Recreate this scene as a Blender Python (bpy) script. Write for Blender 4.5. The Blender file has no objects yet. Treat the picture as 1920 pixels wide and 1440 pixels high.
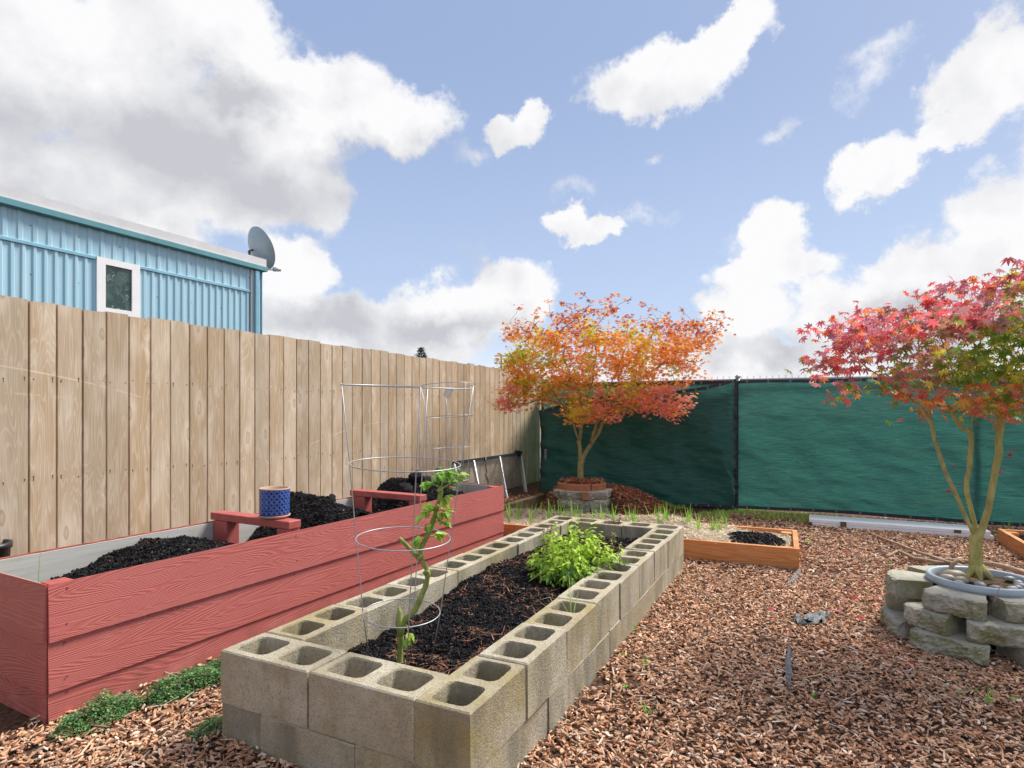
import bpy, math, random
import numpy as np
from mathutils import Vector, Matrix, noise as mn

random.seed(7); rng = np.random.default_rng(7)
S = bpy.context.scene
COL = S.collection
F = 1120.0; HC = 1.22; HZ = 774.0          # focal length (px of the 1920 wide photo), eye height, horizon row

# ------------------------------------------------------------------ camera
cd = bpy.data.cameras.new('camera'); cam = bpy.data.objects.new('camera', cd); COL.objects.link(cam)
cam.location = (0, 0, HC); cam.rotation_euler = (math.radians(90), 0, 0)
cd.sensor_width = 36; cd.lens = 36*F/1920; cd.shift_y = (HZ-720)/1920
cd.clip_start = 0.05; cd.clip_end = 2000
S.camera = cam
S.view_settings.view_transform = 'Standard'; S.view_settings.look = 'None'
S.view_settings.gamma = 1; S.view_settings.exposure = 1.27
SUN_AZ, SUN_EL = 58, 52                     # degrees right of the view axis, above the horizon
sd = bpy.data.lights.new('sun', 'SUN'); sun = bpy.data.objects.new('sun', sd); COL.objects.link(sun)
sd.energy = 2.5; sd.angle = math.radians(20); sd.color = (1.0, 0.955, 0.88)
_a = math.radians(SUN_AZ); _e = math.radians(SUN_EL)
SV = Vector((math.sin(_a)*math.cos(_e), math.cos(_a)*math.cos(_e), math.sin(_e)))
sun.rotation_euler = SV.to_track_quat('Z', 'Y').to_euler()

# ------------------------------------------------------------------ node helper
class NT:
    def __init__(s, tree):
        s.t = tree; tree.nodes.clear()
    def n(s, typ, ins=None, out=0, **props):
        nd = s.t.nodes.new(typ)
        for k, v in props.items(): setattr(nd, k, v)
        for k, v in (ins or {}).items():
            if v is None: continue
            sk = nd.inputs[k]
            if isinstance(v, bpy.types.NodeSocket): s.t.links.new(v, sk)
            else: sk.default_value = v
        return nd if out is None else nd.outputs[out]
    def math(s, op, a, b=None, c=None, clamp=False):
        return s.n('ShaderNodeMath', {0: a, 1: b, 2: c}, operation=op, use_clamp=clamp)
    def vm(s, op, a, b=None, out=0):
        return s.n('ShaderNodeVectorMath', {0: a, 1: b}, out=out, operation=op)
    def noise(s, vec, scale, detail=4, rough=.55, dist=0, out=0):
        return s.n('ShaderNodeTexNoise', {'Vector': vec, 'Scale': scale, 'Detail': detail, 'Roughness': rough, 'Distortion': dist}, out=out)
    def map(s, vec, scale=(1, 1, 1), loc=(0, 0, 0), rot=(0, 0, 0), typ='POINT'):
        return s.n('ShaderNodeMapping', {'Vector': vec, 'Scale': scale, 'Location': loc, 'Rotation': rot}, vector_type=typ)
    def ramp(s, fac, stops, interp='LINEAR'):
        nd = s.t.nodes.new('ShaderNodeValToRGB'); cr = nd.color_ramp; cr.interpolation = interp
        while len(cr.elements) < len(stops): cr.elements.new(0.5)
        for e, (p, c) in zip(cr.elements, stops):
            e.position = p; e.color = (c, c, c, 1) if isinstance(c, (int, float)) else (*c, 1)
        s.t.links.new(fac, nd.inputs[0]); return nd.outputs[0]
    def sm(s, v, a, b, lo=0.0, hi=1.0):
        return s.n('ShaderNodeMapRange', {'Value': v, 'From Min': a, 'From Max': b, 'To Min': lo, 'To Max': hi}, interpolation_type='SMOOTHSTEP')
    def mix(s, fac, a, b, mode='MIX'):
        nd = s.t.nodes.new('ShaderNodeMix'); nd.data_type = 'RGBA'; nd.blend_type = mode
        for i, v in ((0, fac), (6, a), (7, b)):
            if isinstance(v, bpy.types.NodeSocket): s.t.links.new(v, nd.inputs[i])
            elif i == 0: nd.inputs[0].default_value = v
            else: nd.inputs[i].default_value = (*v, 1) if len(v) == 3 else v
        return nd.outputs[2]
    def obj(s): return s.n('ShaderNodeTexCoord', out=3)
    def attr(s, name='Col', out=0): return s.n('ShaderNodeAttribute', out=out, attribute_name=name)
    def bump(s, h, strength=.5, dist=.01, normal=None):
        return s.n('ShaderNodeBump', {'Height': h, 'Strength': strength, 'Distance': dist, 'Normal': normal})

# ------------------------------------------------------------------ sky with clouds, all by direction
def pxdir(x, y):
    v = Vector(((x-960)/F, 1, (HZ-y)/F)); return v.normalized()
world = bpy.data.worlds.new("World"); S.world = world; world.use_nodes = True
w = NT(world.node_tree)
dirv = w.n('ShaderNodeTexCoord', out=0)
yy = w.n('ShaderNodeSeparateXYZ', {0: dirv}, out=None)
sky = w.n('ShaderNodeTexSky', sky_type='NISHITA', sun_disc=False, sun_elevation=_e, sun_rotation=_a,
          air_density=1.0, dust_density=1.2, ozone_density=1.6)
wv = w.noise(dirv, 11, 9, .64, out=1)
wv = w.vm('SUBTRACT', wv, (.5, .5, .5)); wv = w.vm('MULTIPLY', wv, (.13, .13, .12))
wdir = w.vm('ADD', dirv, wv)
def blob(cx, cy, rx, ry, rot=0):
    d = pxdir(cx, cy)
    e1 = d.cross(Vector((0, 0, 1))).normalized(); e2 = e1.cross(d).normalized()
    ax = (pxdir(cx+rx, cy)-pxdir(cx-rx, cy)).length/2; ay = (pxdir(cx, cy+ry)-pxdir(cx, cy-ry)).length/2
    r = math.radians(rot); a1 = e1*math.cos(r)+e2*math.sin(r); a2 = -e1*math.sin(r)+e2*math.cos(r)
    M = Matrix((a1, a2, a1.cross(a2))).transposed()
    m = w.map(wdir, (ax, ay, 1.0), d, M.to_euler('XYZ'), 'TEXTURE')
    return w.vm('LENGTH', m, out=1)
def field(blobs, smooth=.25):
    acc = None
    for b in blobs:
        l = blob(*b[:5]) if len(b) >= 5 else blob(*b)
        acc = l if acc is None else w.math('SMOOTH_MIN', acc, l, smooth)
    return w.math('SUBTRACT', 1.0, acc)
CL = [(130,130,330,220,0),(120,390,330,170,0),(400,290,300,180,0),(600,190,230,100,8),(755,225,112,88,0),(330,30,260,140,0),
      (560,365,140,70,10),(-200,250,350,350,0),(560,520,85,88,-20),(590,615,150,75,0),(700,650,150,45,0),
      (860,590,165,88,10),(960,535,85,70,0),(700,730,260,60,0),(972,238,58,46,0),(1058,415,50,38,0),(1110,440,66,30,12),
      (1225,140,165,80,8),(1340,80,140,60,5),(1880,130,130,120,0),(1800,240,130,55,15),(1650,310,100,70,30),
      (1455,455,80,80,0),(1440,500,130,40,0),(1865,440,150,118,0),(1740,530,170,90,20),(1590,600,150,85,0),(1395,590,90,78,0),
      (1480,690,330,65,0),(1900,600,260,160,0),(1100,725,300,40,0),(2150,350,260,260,0),(-500,600,500,300,0),(2600,500,400,300,0)]
WI = [(1065,350,60,30,10),(1610,140,85,50,45),(1460,245,60,30,25),(1650,90,100,30,0),(885,290,50,25,0),(1235,300,35,20,0),(870,462,50,34,0),(1200,400,90,30,0),(1390,455,60,40,0)]
base = field(CL)
n1 = w.noise(dirv, 7, 10, .62)
na_ = w.noise(dirv, 4.6, 7, .55); n2 = w.noise(w.vm('ADD', dirv, (.028, .008, .050)), 4.6, 7, .55)
dens = w.math('ADD', base, w.math('MULTIPLY', w.math('SUBTRACT', n1, .5), 1.7))
dens = w.sm(dens, -.04, .30)
wis = w.math('ADD', field(WI), w.math('MULTIPLY', w.math('SUBTRACT', w.noise(dirv, 16, 10, .68), .56), 2.6))
wis = w.sm(wis, .0, 1.3, 0, .75)
# clouds also behind the camera: plain noise there
back = w.math('MULTIPLY', w.sm(w.noise(dirv, 2.3, 8, .6), .46, .64), w.sm(yy.outputs[1], .25, -.1))
dens = w.math('MAXIMUM', w.math('MAXIMUM', dens, wis), back)
hz = w.math('MULTIPLY', w.sm(yy.outputs[2], .16, .0), .75)             # milky air towards the horizon
GR = [(60,250,190,90,0),(330,300,260,100,-5),(560,370,220,62,5),(690,300,170,45,5),(200,370,200,60,0),(590,600,120,34,0),(850,620,150,34,5),
      (870,465,60,44,0),(1420,655,130,36,0),(1800,640,220,50,0),(470,180,130,45,0),(1700,590,130,30,0)]
g = w.math('ADD', field(GR, .5), w.math('MULTIPLY', w.math('SUBTRACT', w.noise(dirv, 3.2, 5, .55), .5), 1.3))
g = w.sm(g, -.65, .95)
rel = w.math('MULTIPLY', w.math('SUBTRACT', na_, n2), 2.6)
lit = w.math('ADD', w.math('SUBTRACT', .97, w.math('MULTIPLY', g, .85)), rel, clamp=True)
ccol = w.mix(lit, (.245, .248, .268), (.405, .405, .41))
skc = w.vm('MULTIPLY', sky, (.07, .065, .055))
up_ = w.sm(yy.outputs[2], .08, .55)
skc = w.mix(.82, skc, w.mix(up_, (.225, .28, .395), (.148, .195, .31)))
skc = w.mix(hz, skc, (.46, .475, .505))
fin = w.mix(dens, skc, ccol)
bg = w.n('ShaderNodeBackground', {'Color': w.vm('MULTIPLY', fin, (10, 10, 10)), 'Strength': .1})
w.t.links.new(bg, w.n('ShaderNodeOutputWorld', out=None).inputs[0])

# ------------------------------------------------------------------ geometry helpers
def at(x, y, z):
    Y = (HC-z)*F/(y-HZ); return Vector(((x-960)/F*Y, Y, z))
def atY(x, y, Y): return Vector(((x-960)/F*Y, Y, HC-(y-HZ)*Y/F))
def rot_xyz(rx, ry, rz): return np.array(Matrix.Rotation(rz, 3, 'Z') @ Matrix.Rotation(ry, 3, 'Y') @ Matrix.Rotation(rx, 3, 'X'))
ORG = {}
def link(o): COL.objects.link(o); return o
def tag(o, label=None, cat=None, group=None, kind=None):
    if label: o['label'] = label
    if cat: o['category'] = cat
    if group: o['group'] = group
    if kind: o['kind'] = kind
    return o
def thing(name, label, cat, loc=(0, 0, 0), rotz=0, group=None):
    o = bpy.data.objects.new(name, None); link(o); o.location = loc; o.rotation_euler = (0, 0, rotz)
    o.empty_display_size = .1; ORG[o] = Vector(loc)
    return tag(o, label, cat, group)
def copy_tree(o, parent=None):
    c = o.copy(); link(c); c.parent = parent
    if o in ORG: ORG[c] = ORG[o]
    for ch in list(o.children): copy_tree(ch, c)
    return c
class MB:
    def __init__(s): s.v = []; s.f = []; s.c = []; s.m = []; s.nv = 0
    def add(s, V, Fc, col=(1, 1, 1), mi=0):
        V = np.asarray(V, dtype=float); s.v.append(V)
        for i, f in enumerate(Fc):
            s.f.append([k+s.nv for k in f]); s.c.append(col); s.m.append(mi)
        s.nv += len(V); return s
    def box(s, x0, x1, y0, y1, z0, z1, col=(1, 1, 1), mi=0, R=None, T=None):
        V = np.array([(x0,y0,z0),(x1,y0,z0),(x1,y1,z0),(x0,y1,z0),(x0,y0,z1),(x1,y0,z1),(x1,y1,z1),(x0,y1,z1)], float)
        if R is not None: V = V @ np.array(R).T
        if T is not None: V = V+np.array(T)
        return s.add(V, [(0,3,2,1),(4,5,6,7),(0,1,5,4),(1,2,6,5),(2,3,7,6),(3,0,4,7)], col, mi)
    def beam(s, a, b, wx, wy, col=(1, 1, 1), mi=0, up=(0, 0, 1)):
        a = Vector(a); b = Vector(b); d = b-a; L = d.length; d.normalize()
        x = Vector(up).cross(d)
        if x.length < 1e-4: x = Vector((1, 0, 0)).cross(d)
        x.normalize(); y = d.cross(x)
        R = np.array(Matrix((x, y, d)).transposed())
        return s.box(-wx/2, wx/2, -wy/2, wy/2, 0, L, col, mi, R, a)
    def tube(s, pts, r, n=6, col=(1, 1, 1), mi=0, closed=False):
        P = [Vector(p) for p in pts]; m = len(P)
        rr = list(r) if hasattr(r, '__len__') else [r]*m
        prev = None; V = []
        for i in range(m):
            if closed: t = P[(i+1) % m]-P[i-1]
            else: t = P[min(i+1, m-1)]-P[max(i-1, 0)]
            if t.length < 1e-9: t = Vector((0, 0, 1))
            t.normalize()
            if prev is None:
                a = Vector((0, 0, 1)) if abs(t.z) < .9 else Vector((1, 0, 0)); x = t.cross(a).normalized()
            else:
                x = prev-t*prev.dot(t); x.normalize()
            prev = x; y = t.cross(x)
            for k in range(n):
                q = 2*math.pi*k/n; V.append(P[i]+(x*math.cos(q)+y*math.sin(q))*rr[i])
        Fc = []
        for i in range(m if closed else m-1):
            j = (i+1) % m
            for k in range(n):
                k2 = (k+1) % n; Fc.append((i*n+k, i*n+k2, j*n+k2, j*n+k))
        if not closed:
            Fc.append(tuple(range(n))[::-1]); Fc.append(tuple((m-1)*n+k for k in range(n)))
        return s.add([tuple(v) for v in V], Fc, col, mi)
    def lathe(s, prof, n=32, c=(0, 0, 0), col=(1, 1, 1), mi=0, a0=0, a1=2*math.pi):
        full = abs(a1-a0-2*math.pi) < 1e-6; m = n if full else n+1
        V = [(c[0]+r*math.cos(a0+(a1-a0)*k/n), c[1]+r*math.sin(a0+(a1-a0)*k/n), c[2]+z) for r, z in prof for k in range(m)]
        Fc = [(i*m+k, i*m+(k+1) % m, (i+1)*m+(k+1) % m, (i+1)*m+k) for i in range(len(prof)-1) for k in range(n)]
        return s.add(V, Fc, col, mi)
    def build(s, name, mats, parent=None, smooth=False, loc=None, rotz=0, world=False, bevel=0, seg=2, kind=None):
        V = np.concatenate(s.v) if s.v else np.zeros((0, 3))
        if parent is not None and world:
            p = parent
            while p.parent: p = p.parent
            V = V-np.array(ORG[p])
        if parent is None and world and loc is not None: V = V-np.array(loc)
        me = mesh_np(name, V, s.f, s.c, s.m)
        for m in (mats if isinstance(mats, (list, tuple)) else [mats]): me.materials.append(m)
        if smooth:
            me.polygons.foreach_set('use_smooth', [True]*len(me.polygons))
        o = bpy.data.objects.new(name, me); link(o)
        if parent is not None: o.parent = parent
        else:
            o.location = loc or (0, 0, 0); o.rotation_euler = (0, 0, rotz)
            if world: ORG[o] = Vector(loc or (0, 0, 0))
        if bevel:
            b = o.modifiers.new('bevel', 'BEVEL'); b.width = bevel; b.segments = seg; b.limit_method = 'ANGLE'
        if kind: o['kind'] = kind
        return o
def mesh_np(name, V, Fc, cols=None, mi=None):
    me = bpy.data.meshes.new(name); V = np.asarray(V, np.float32)
    if isinstance(Fc, np.ndarray):
        k = Fc.shape[1]; lt = np.full(len(Fc), k, np.int32); lv = Fc.ravel().astype(np.int32)
    else:
        lt = np.array([len(f) for f in Fc], np.int32); lv = np.array([i for f in Fc for i in f], np.int32)
    me.vertices.add(len(V)); me.vertices.foreach_set('co', V.ravel())
    me.loops.add(len(lv)); me.loops.foreach_set('vertex_index', lv)
    me.polygons.add(len(lt)); ls = np.concatenate([[0], np.cumsum(lt)[:-1]]).astype(np.int32)
    me.polygons.foreach_set('loop_start', ls)
    if mi is not None and any(mi): me.polygons.foreach_set('material_index', np.array(mi, np.int32))
    me.update(calc_edges=True)
    if cols is not None and len(cols):
        c = np.asarray(cols, np.float32); c = np.hstack([c[:, :3], np.ones((len(c), 1), np.float32)])
        a = me.attributes.new('Col', 'FLOAT_COLOR', 'CORNER'); a.data.foreach_set('color', np.repeat(c, lt, axis=0).ravel())
    me.polygons.foreach_set('use_smooth', [False]*len(me.polygons)); me.validate(); return me
def np_obj(name, V, Fc, cols, mat, loc=(0, 0, 0), parent=None, smooth=False, rotz=0):
    me = mesh_np(name, V, Fc, cols); me.materials.append(mat)
    if smooth: me.polygons.foreach_set('use_smooth', [True]*len(me.polygons))
    o = bpy.data.objects.new(name, me); link(o); o.location = loc; o.rotation_euler = (0, 0, rotz)
    if parent: o.parent = parent
    return o
# value noise on arrays
_T = np.random.default_rng(3).random((256, 256))
def vnoise(x, y):
    xi = np.floor(x).astype(int); yi = np.floor(y).astype(int); fx = x-xi; fy = y-yi
    fx = fx*fx*(3-2*fx); fy = fy*fy*(3-2*fy)
    g = lambda a, b: _T[a % 256, b % 256]
    return (g(xi, yi)*(1-fx)+g(xi+1, yi)*fx)*(1-fy)+(g(xi, yi+1)*(1-fx)+g(xi+1, yi+1)*fx)*fy
def fbm(x, y, o=4, k=2.1):
    s = 0; a = .5
    for i in range(o): s = s+a*vnoise(x+17.3*i, y+9.1*i); x = x*k; y = y*k; a *= .5
    return s
def grid_obj(name, x0, x1, y0, y1, nx, ny, hf, mat, loc=(0, 0, 0), rotz=0, smooth=True, parent=None):
    X, Y = np.meshgrid(np.linspace(x0, x1, nx), np.linspace(y0, y1, ny)); Z = hf(X, Y)
    V = np.stack([X.ravel(), Y.ravel(), Z.ravel()], 1)
    i = np.arange(nx*ny).reshape(ny, nx)
    Fc = np.stack([i[:-1, :-1].ravel(), i[:-1, 1:].ravel(), i[1:, 1:].ravel(), i[1:, :-1].ravel()], 1)
    return np_obj(name, V, Fc, None, mat, loc, parent, smooth, rotz)
def pick(pal, wts, n, jit=.15):
    pal = np.array(pal); c = pal[rng.choice(len(pal), n, p=np.array(wts)/sum(wts))]
    return np.clip(c*(1+rng.uniform(-jit, jit, (n, 1))), 0, 1)
def rots(yaw, pitch, roll):
    cy, sy = np.cos(yaw), np.sin(yaw); cp, sp = np.cos(pitch), np.sin(pitch); cr, sr = np.cos(roll), np.sin(roll)
    R = np.empty((len(yaw), 3, 3))
    R[:, 0, 0] = cy*cp; R[:, 0, 1] = cy*sp*sr-sy*cr; R[:, 0, 2] = cy*sp*cr+sy*sr
    R[:, 1, 0] = sy*cp; R[:, 1, 1] = sy*sp*sr+cy*cr; R[:, 1, 2] = sy*sp*cr-cy*sr
    R[:, 2, 0] = -sp; R[:, 2, 1] = cp*sr; R[:, 2, 2] = cp*cr
    return R
def chips(P, L, W, T, cols, tilt=.35):
    """irregular bark-like flakes at points P; L, W, T = (lo, hi) ranges; returns V, F, C"""
    n = len(P); l = rng.uniform(*L, n); wd = rng.uniform(*W, n); th = rng.uniform(*T, n)
    B = np.array([(-.5,-.35,0),(.1,-.5,0),(.5,-.2,0),(.42,.4,0),(-.1,.5,0),(-.5,.25,0)])
    B = B[None]+rng.uniform(-.13, .13, (n, 6, 3)); B[:, :, 2] *= .5
    top = B.copy(); top[:, :, 2] = .5+rng.uniform(-.3, .5, (n, 6)); top[:, :, :2] *= .86
    A = np.concatenate([B, top], 1); A[:, :, 0] *= l[:, None]; A[:, :, 1] *= wd[:, None]; A[:, :, 2] *= th[:, None]
    R = rots(rng.uniform(0, 2*np.pi, n), rng.normal(0, tilt, n), rng.normal(0, tilt, n))
    V = np.einsum('nij,nkj->nki', R, A)+P[:, None, :]
    f = [[6, 7, 8, 11], [8, 9, 10, 11]]+[[k, (k+1) % 6, 6+(k+1) % 6, 6+k] for k in range(6)]
    f = np.array(f); Fc = (np.arange(n)[:, None, None]*12+f[None]).reshape(-1, 4)
    return V.reshape(-1, 3), Fc, np.repeat(cols, len(f), axis=0)
def blades(P, L, W, cols, spread=.4, curl=.5, nseg=4, up=True, flat=False):
    """curved grass-like blades, two-sided strips"""
    n = len(P); l = rng.uniform(*L, n); wd = rng.uniform(*W, n); yaw = rng.uniform(0, 2*np.pi, n)
    th0 = np.abs(rng.normal(0, spread, n)) if not flat else rng.normal(1.5, .15, n)
    cu = rng.uniform(.2, 1, n)*curl; V = np.zeros((n, (nseg+1)*2, 3)); p = P.copy(); th = th0.copy()
    dx, dy = np.cos(yaw), np.sin(yaw); sx, sy = -dy, dx
    for k in range(nseg+1):
        hw = wd/2*(1-(k/nseg)**1.6*.92)
        V[:, 2*k, 0] = p[:, 0]-sx*hw; V[:, 2*k, 1] = p[:, 1]-sy*hw; V[:, 2*k, 2] = p[:, 2]
        V[:, 2*k+1, 0] = p[:, 0]+sx*hw; V[:, 2*k+1, 1] = p[:, 1]+sy*hw; V[:, 2*k+1, 2] = p[:, 2]
        st = l/nseg; p = p+np.stack([dx*np.sin(th)*st, dy*np.sin(th)*st, np.cos(th)*st], 1); th = th+cu/nseg*(1 if not flat else .5)
    f = np.array([[2*k, 2*k+1, 2*k+3, 2*k+2] for k in range(nseg)])
    Fc = (np.arange(n)[:, None, None]*(2*(nseg+1))+f[None]).reshape(-1, 4)
    return V.reshape(-1, 3), Fc, np.repeat(cols, nseg, axis=0)
def ellleaf(P, L, W, cols, tilt=(-.3, .6), yaw=None, fold=.25):
    """pointed oval leaves, 8 faces, folded along the rib"""
    n = len(P); l = rng.uniform(*L, n); wd = rng.uniform(*W, n)
    xs = [0, .25, .6, 1.0]; ws = [0.05, .42, .40, .0]
    V = np.zeros((n, 12, 3))
    for k in range(4):
        dz = -.25*xs[k]**2
        for j, sgn in enumerate((-1, 0, 1)):
            V[:, 3*k+j, 0] = xs[k]*l; V[:, 3*k+j, 1] = sgn*ws[k]*wd; V[:, 3*k+j, 2] = dz*l+abs(sgn)*ws[k]*wd*fold
    yw = rng.uniform(0, 2*np.pi, n) if yaw is None else yaw
    R = rots(yw, rng.uniform(*tilt, n), rng.normal(0, .3, n))
    V = np.einsum('nij,nkj->nki', R, V)+P[:, None, :]
    f = np.array([[3*k+j, 3*k+3+j, 3*k+4+j, 3*k+1+j] for k in range(3) for j in (0, 1)])
    Fc = (np.arange(n)[:, None, None]*12+f[None]).reshape(-1, 4)
    return V.reshape(-1, 3), Fc, np.repeat(cols, 6, axis=0)
def mapleleaf(P, size, cols, tiltm=.35, tilts=.45, droop=.35, outdir=None):
    """star-shaped seven-lobed leaves"""
    n = len(P); ang = np.radians([-125, -82, -42, 0, 42, 82, 125]); ln = np.array([.42, .72, .93, 1.0, .93, .72, .42])
    pts = [(0, 0, 0)]
    for i in range(7):
        a, l = ang[i], ln[i]; wd = .135*(.6+.4*l)
        for t, s in ((.5, -1), (1, 0), (.5, 1)):
            x, y = math.cos(a)*l*t, math.sin(a)*l*t
            pts.append((x-math.sin(a)*wd*s*-1*-1, y+math.cos(a)*wd*s, -droop*(l*t)**2*.5))
        if i < 6:
            b = (ang[i]+ang[i+1])/2; pts.append((math.cos(b)*.33, math.sin(b)*.33, .0))
    A = np.array(pts); m = len(A); sz = rng.uniform(*size, n)
    V = A[None]*sz[:, None, None]; V[:, :, 2] *= rng.uniform(.2, 1.6, n)[:, None]
    V[:, :, 2] += (V[:, :, 1]**2)/sz[:, None]*rng.uniform(-.5, .1, n)[:, None]
    yaw = rng.uniform(0, 2*np.pi, n) if outdir is None else outdir+rng.normal(0, .7, n)
    R = rots(yaw, rng.normal(tiltm, tilts, n), rng.normal(0, tilts, n))
    V = np.einsum('nij,nkj->nki', R, V)+P[:, None, :]
    f = np.array([[0, k, k+1] for k in range(1, m-1)])
    Fc = (np.arange(n)[:, None, None]*m+f[None]).reshape(-1, 3)
    return V.reshape(-1, 3), Fc, np.repeat(cols, len(f), axis=0)
def join(parts):
    V = []; Fc = []; C = []; o = 0
    for v, f, c in parts: V.append(v); Fc.append(f+o); C.append(c); o += len(v)
    return np.concatenate(V), np.concatenate(Fc), np.concatenate(C)

# ------------------------------------------------------------------ materials
def mat(name, fn, **kw):
    m = bpy.data.materials.new(name); m.use_nodes = True; t = NT(m.node_tree)
    sh = fn(t); out = t.n('ShaderNodeOutputMaterial', out=None); m.node_tree.links.new(sh, out.inputs[0]); return m
def pbr(t, col, rough=.6, normal=None, metal=0.0, spec=.5, **kw):
    c = col if isinstance(col, bpy.types.NodeSocket) else (*col, 1)
    ins = {'Base Color': c, 'Roughness': rough, 'Metallic': metal, 'Specular IOR Level': spec}
    if normal is not None: ins['Normal'] = normal
    ins.update(kw); return t.n('ShaderNodeBsdfPrincipled', ins)
def speckled(name, col, rough=.7, sc=30, amt=.25, bump=.2, bsc=80, bd=.004, metal=0, spec=.5, col2=None):
    def fn(t):
        o = t.obj(); n = t.noise(o, sc, 6, .6); n2 = t.noise(o, bsc, 5, .6)
        c2 = col2 or tuple(x*(1-amt) for x in col)
        c = t.mix(t.ramp(n, [(.3, 0.), (.7, 1.)]), c2, col)
        return pbr(t, c, rough, t.bump(n2, bump, bd), metal, spec)
    return mat(name, fn)
def vcol(name, rough=.8, trans=0.0, bump=0, bsc=60, spec=.3, nz=.2, nsc=40):
    def fn(t):
        o = t.obj(); c = t.attr(); n = t.noise(o, nsc, 4, .6)
        c = t.mix(1.0, c, t.ramp(n, [(.25, 1-nz), (.75, 1+nz*.4)]), 'MULTIPLY')
        nr = t.bump(t.noise(o, bsc, 4), bump, .003) if bump else None
        b = pbr(t, c, rough, nr, 0, spec)
        if trans:
            tr = t.n('ShaderNodeBsdfTranslucent', {'Color': c}); return t.n('ShaderNodeMixShader', {0: trans, 1: b, 2: tr})
        return b
    return mat(name, fn)
def grain_fence(t):
    o = t.obj(); col = t.attr(); rnd = t.attr('rnd', 2) if False else None
    sc = t.n('ShaderNodeSeparateColor', {0: col}, out=None)        # R tone, G hue, B random offset
    off = t.n('ShaderNodeCombineXYZ', {0: t.math('MULTIPLY', sc.outputs[2], 37.), 2: t.math('MULTIPLY', sc.outputs[2], 91.)})
    p = t.vm('ADD', o, off)
    g = t.noise(t.map(p, (9, 1, .75)), 1.0, 2, .5, .25)
    ring = t.math('SINE', t.math('MULTIPLY', g, 150.))
    fine = t.noise(t.map(p, (160, 4, 3.0)), 1.0, 4, .6)
    blot = t.noise(t.map(p, (9, 1, 2.6)), 1.0, 3, .55)
    tone = t.mix(sc.outputs[1], (.43, .305, .18), (.49, .39, .27))
    tone = t.mix(t.sm(blot, .42, .70, 0, .8), tone, (.60, .50, .38))
    tone = t.mix(t.math('MULTIPLY', t.sm(ring, .35, 1.), .30), tone, (.74, .62, .48))
    tone = t.mix(t.math('MULTIPLY', t.sm(fine, .42, .72), .35), tone, (.30, .20, .12))
    # knots: sparse cells stretched along the board
    px_ = t.n('ShaderNodeSeparateXYZ', {0: p}, out=None)
    kv = t.n('ShaderNodeCombineXYZ', {0: t.math('MULTIPLY', px_.outputs[0], 7.2), 1: t.math('MULTIPLY', px_.outputs[2], 2.6)})
    kv = t.vm('ADD', kv, t.vm('MULTIPLY', t.noise(t.map(p, (20, 1, 9)), 1, 2, .5, out=1), (.16, .16, 0)))
    vo = t.n('ShaderNodeTexVoronoi', {'Vector': kv, 'Scale': 1.0, 'Randomness': .85}, out=None, voronoi_dimensions='2D')
    d = vo.outputs[0]; sel = t.n('ShaderNodeSeparateColor', {0: vo.outputs[1]}, out=None).outputs[0]
    on = t.sm(sel, .70, .72)
    tone = t.mix(t.math('MULTIPLY', on, t.sm(d, .40, .15, 0, .35)), tone, (.76, .66, .53))
    tone = t.mix(t.math('MULTIPLY', on, t.sm(d, .13, .09, 0, .55)), tone, (.33, .20, .11))
    tone = t.mix(t.math('MULTIPLY', on, t.sm(d, .085, .05, 0, .8)), tone, (.55, .44, .32))
    # long pale scratches, olive blotches towards the far end
    for k_, (za, sl, cx_) in enumerate(((1.52, .05, 1.9), (1.45, -.16, 2.7), (1.05, .20, 5.2), (1.33, .03, 2.2))):
        xo = t.n('ShaderNodeSeparateXYZ', {0: o}, out=None)
        lx = t.math('SUBTRACT', xo.outputs[0], cx_)
        zc = t.math('ADD', t.math('ADD', za, t.math('MULTIPLY', lx, sl)), t.math('MULTIPLY', t.math('MULTIPLY', lx, lx), -.10))
        dd = t.math('ABSOLUTE', t.math('SUBTRACT', xo.outputs[2], zc))
        m_ = t.math('MULTIPLY', t.sm(dd, .006, .002, 0, .5), t.sm(t.math('ABSOLUTE', lx), .75, .4)); m_ = t.math('MULTIPLY', m_, t.sm(t.noise(o, 14, 3), .42, .55))
        tone = t.mix(m_, tone, (.78, .66, .50))
    st_ = t.math('MULTIPLY', t.sm(t.noise(t.map(p, (26, 1, 1.1)), 1, 3, .5), .62, .74), t.sm(blot, .35, .6)); tone = t.mix(t.math('MULTIPLY', st_, .35), tone, (.22, .15, .10))
    z = t.n('ShaderNodeSeparateXYZ', {0: o}, out=None)
    far_olive = t.math('MULTIPLY', t.sm(t.noise(o, 5, 5, .65), .45, .75), t.sm(z.outputs[0], 6.0, 8.6, 0, .55))
    tone = t.mix(far_olive, tone, (.24, .23, .12))
    tone = t.vm('MULTIPLY', tone, t.n('ShaderNodeCombineXYZ', {0: sc.outputs[0], 1: sc.outputs[0], 2: sc.outputs[0]}))
    h = t.math('ADD', t.math('MULTIPLY', fine, .5), t.math('MULTIPLY', ring, .12))
    return pbr(t, tone, .72, t.bump(h, .35, .002), 0, .3)
M_fence = mat('cedar_boards', grain_fence)
M_nail = speckled('rusty_nail', (.07, .05, .04), .6)
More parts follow.
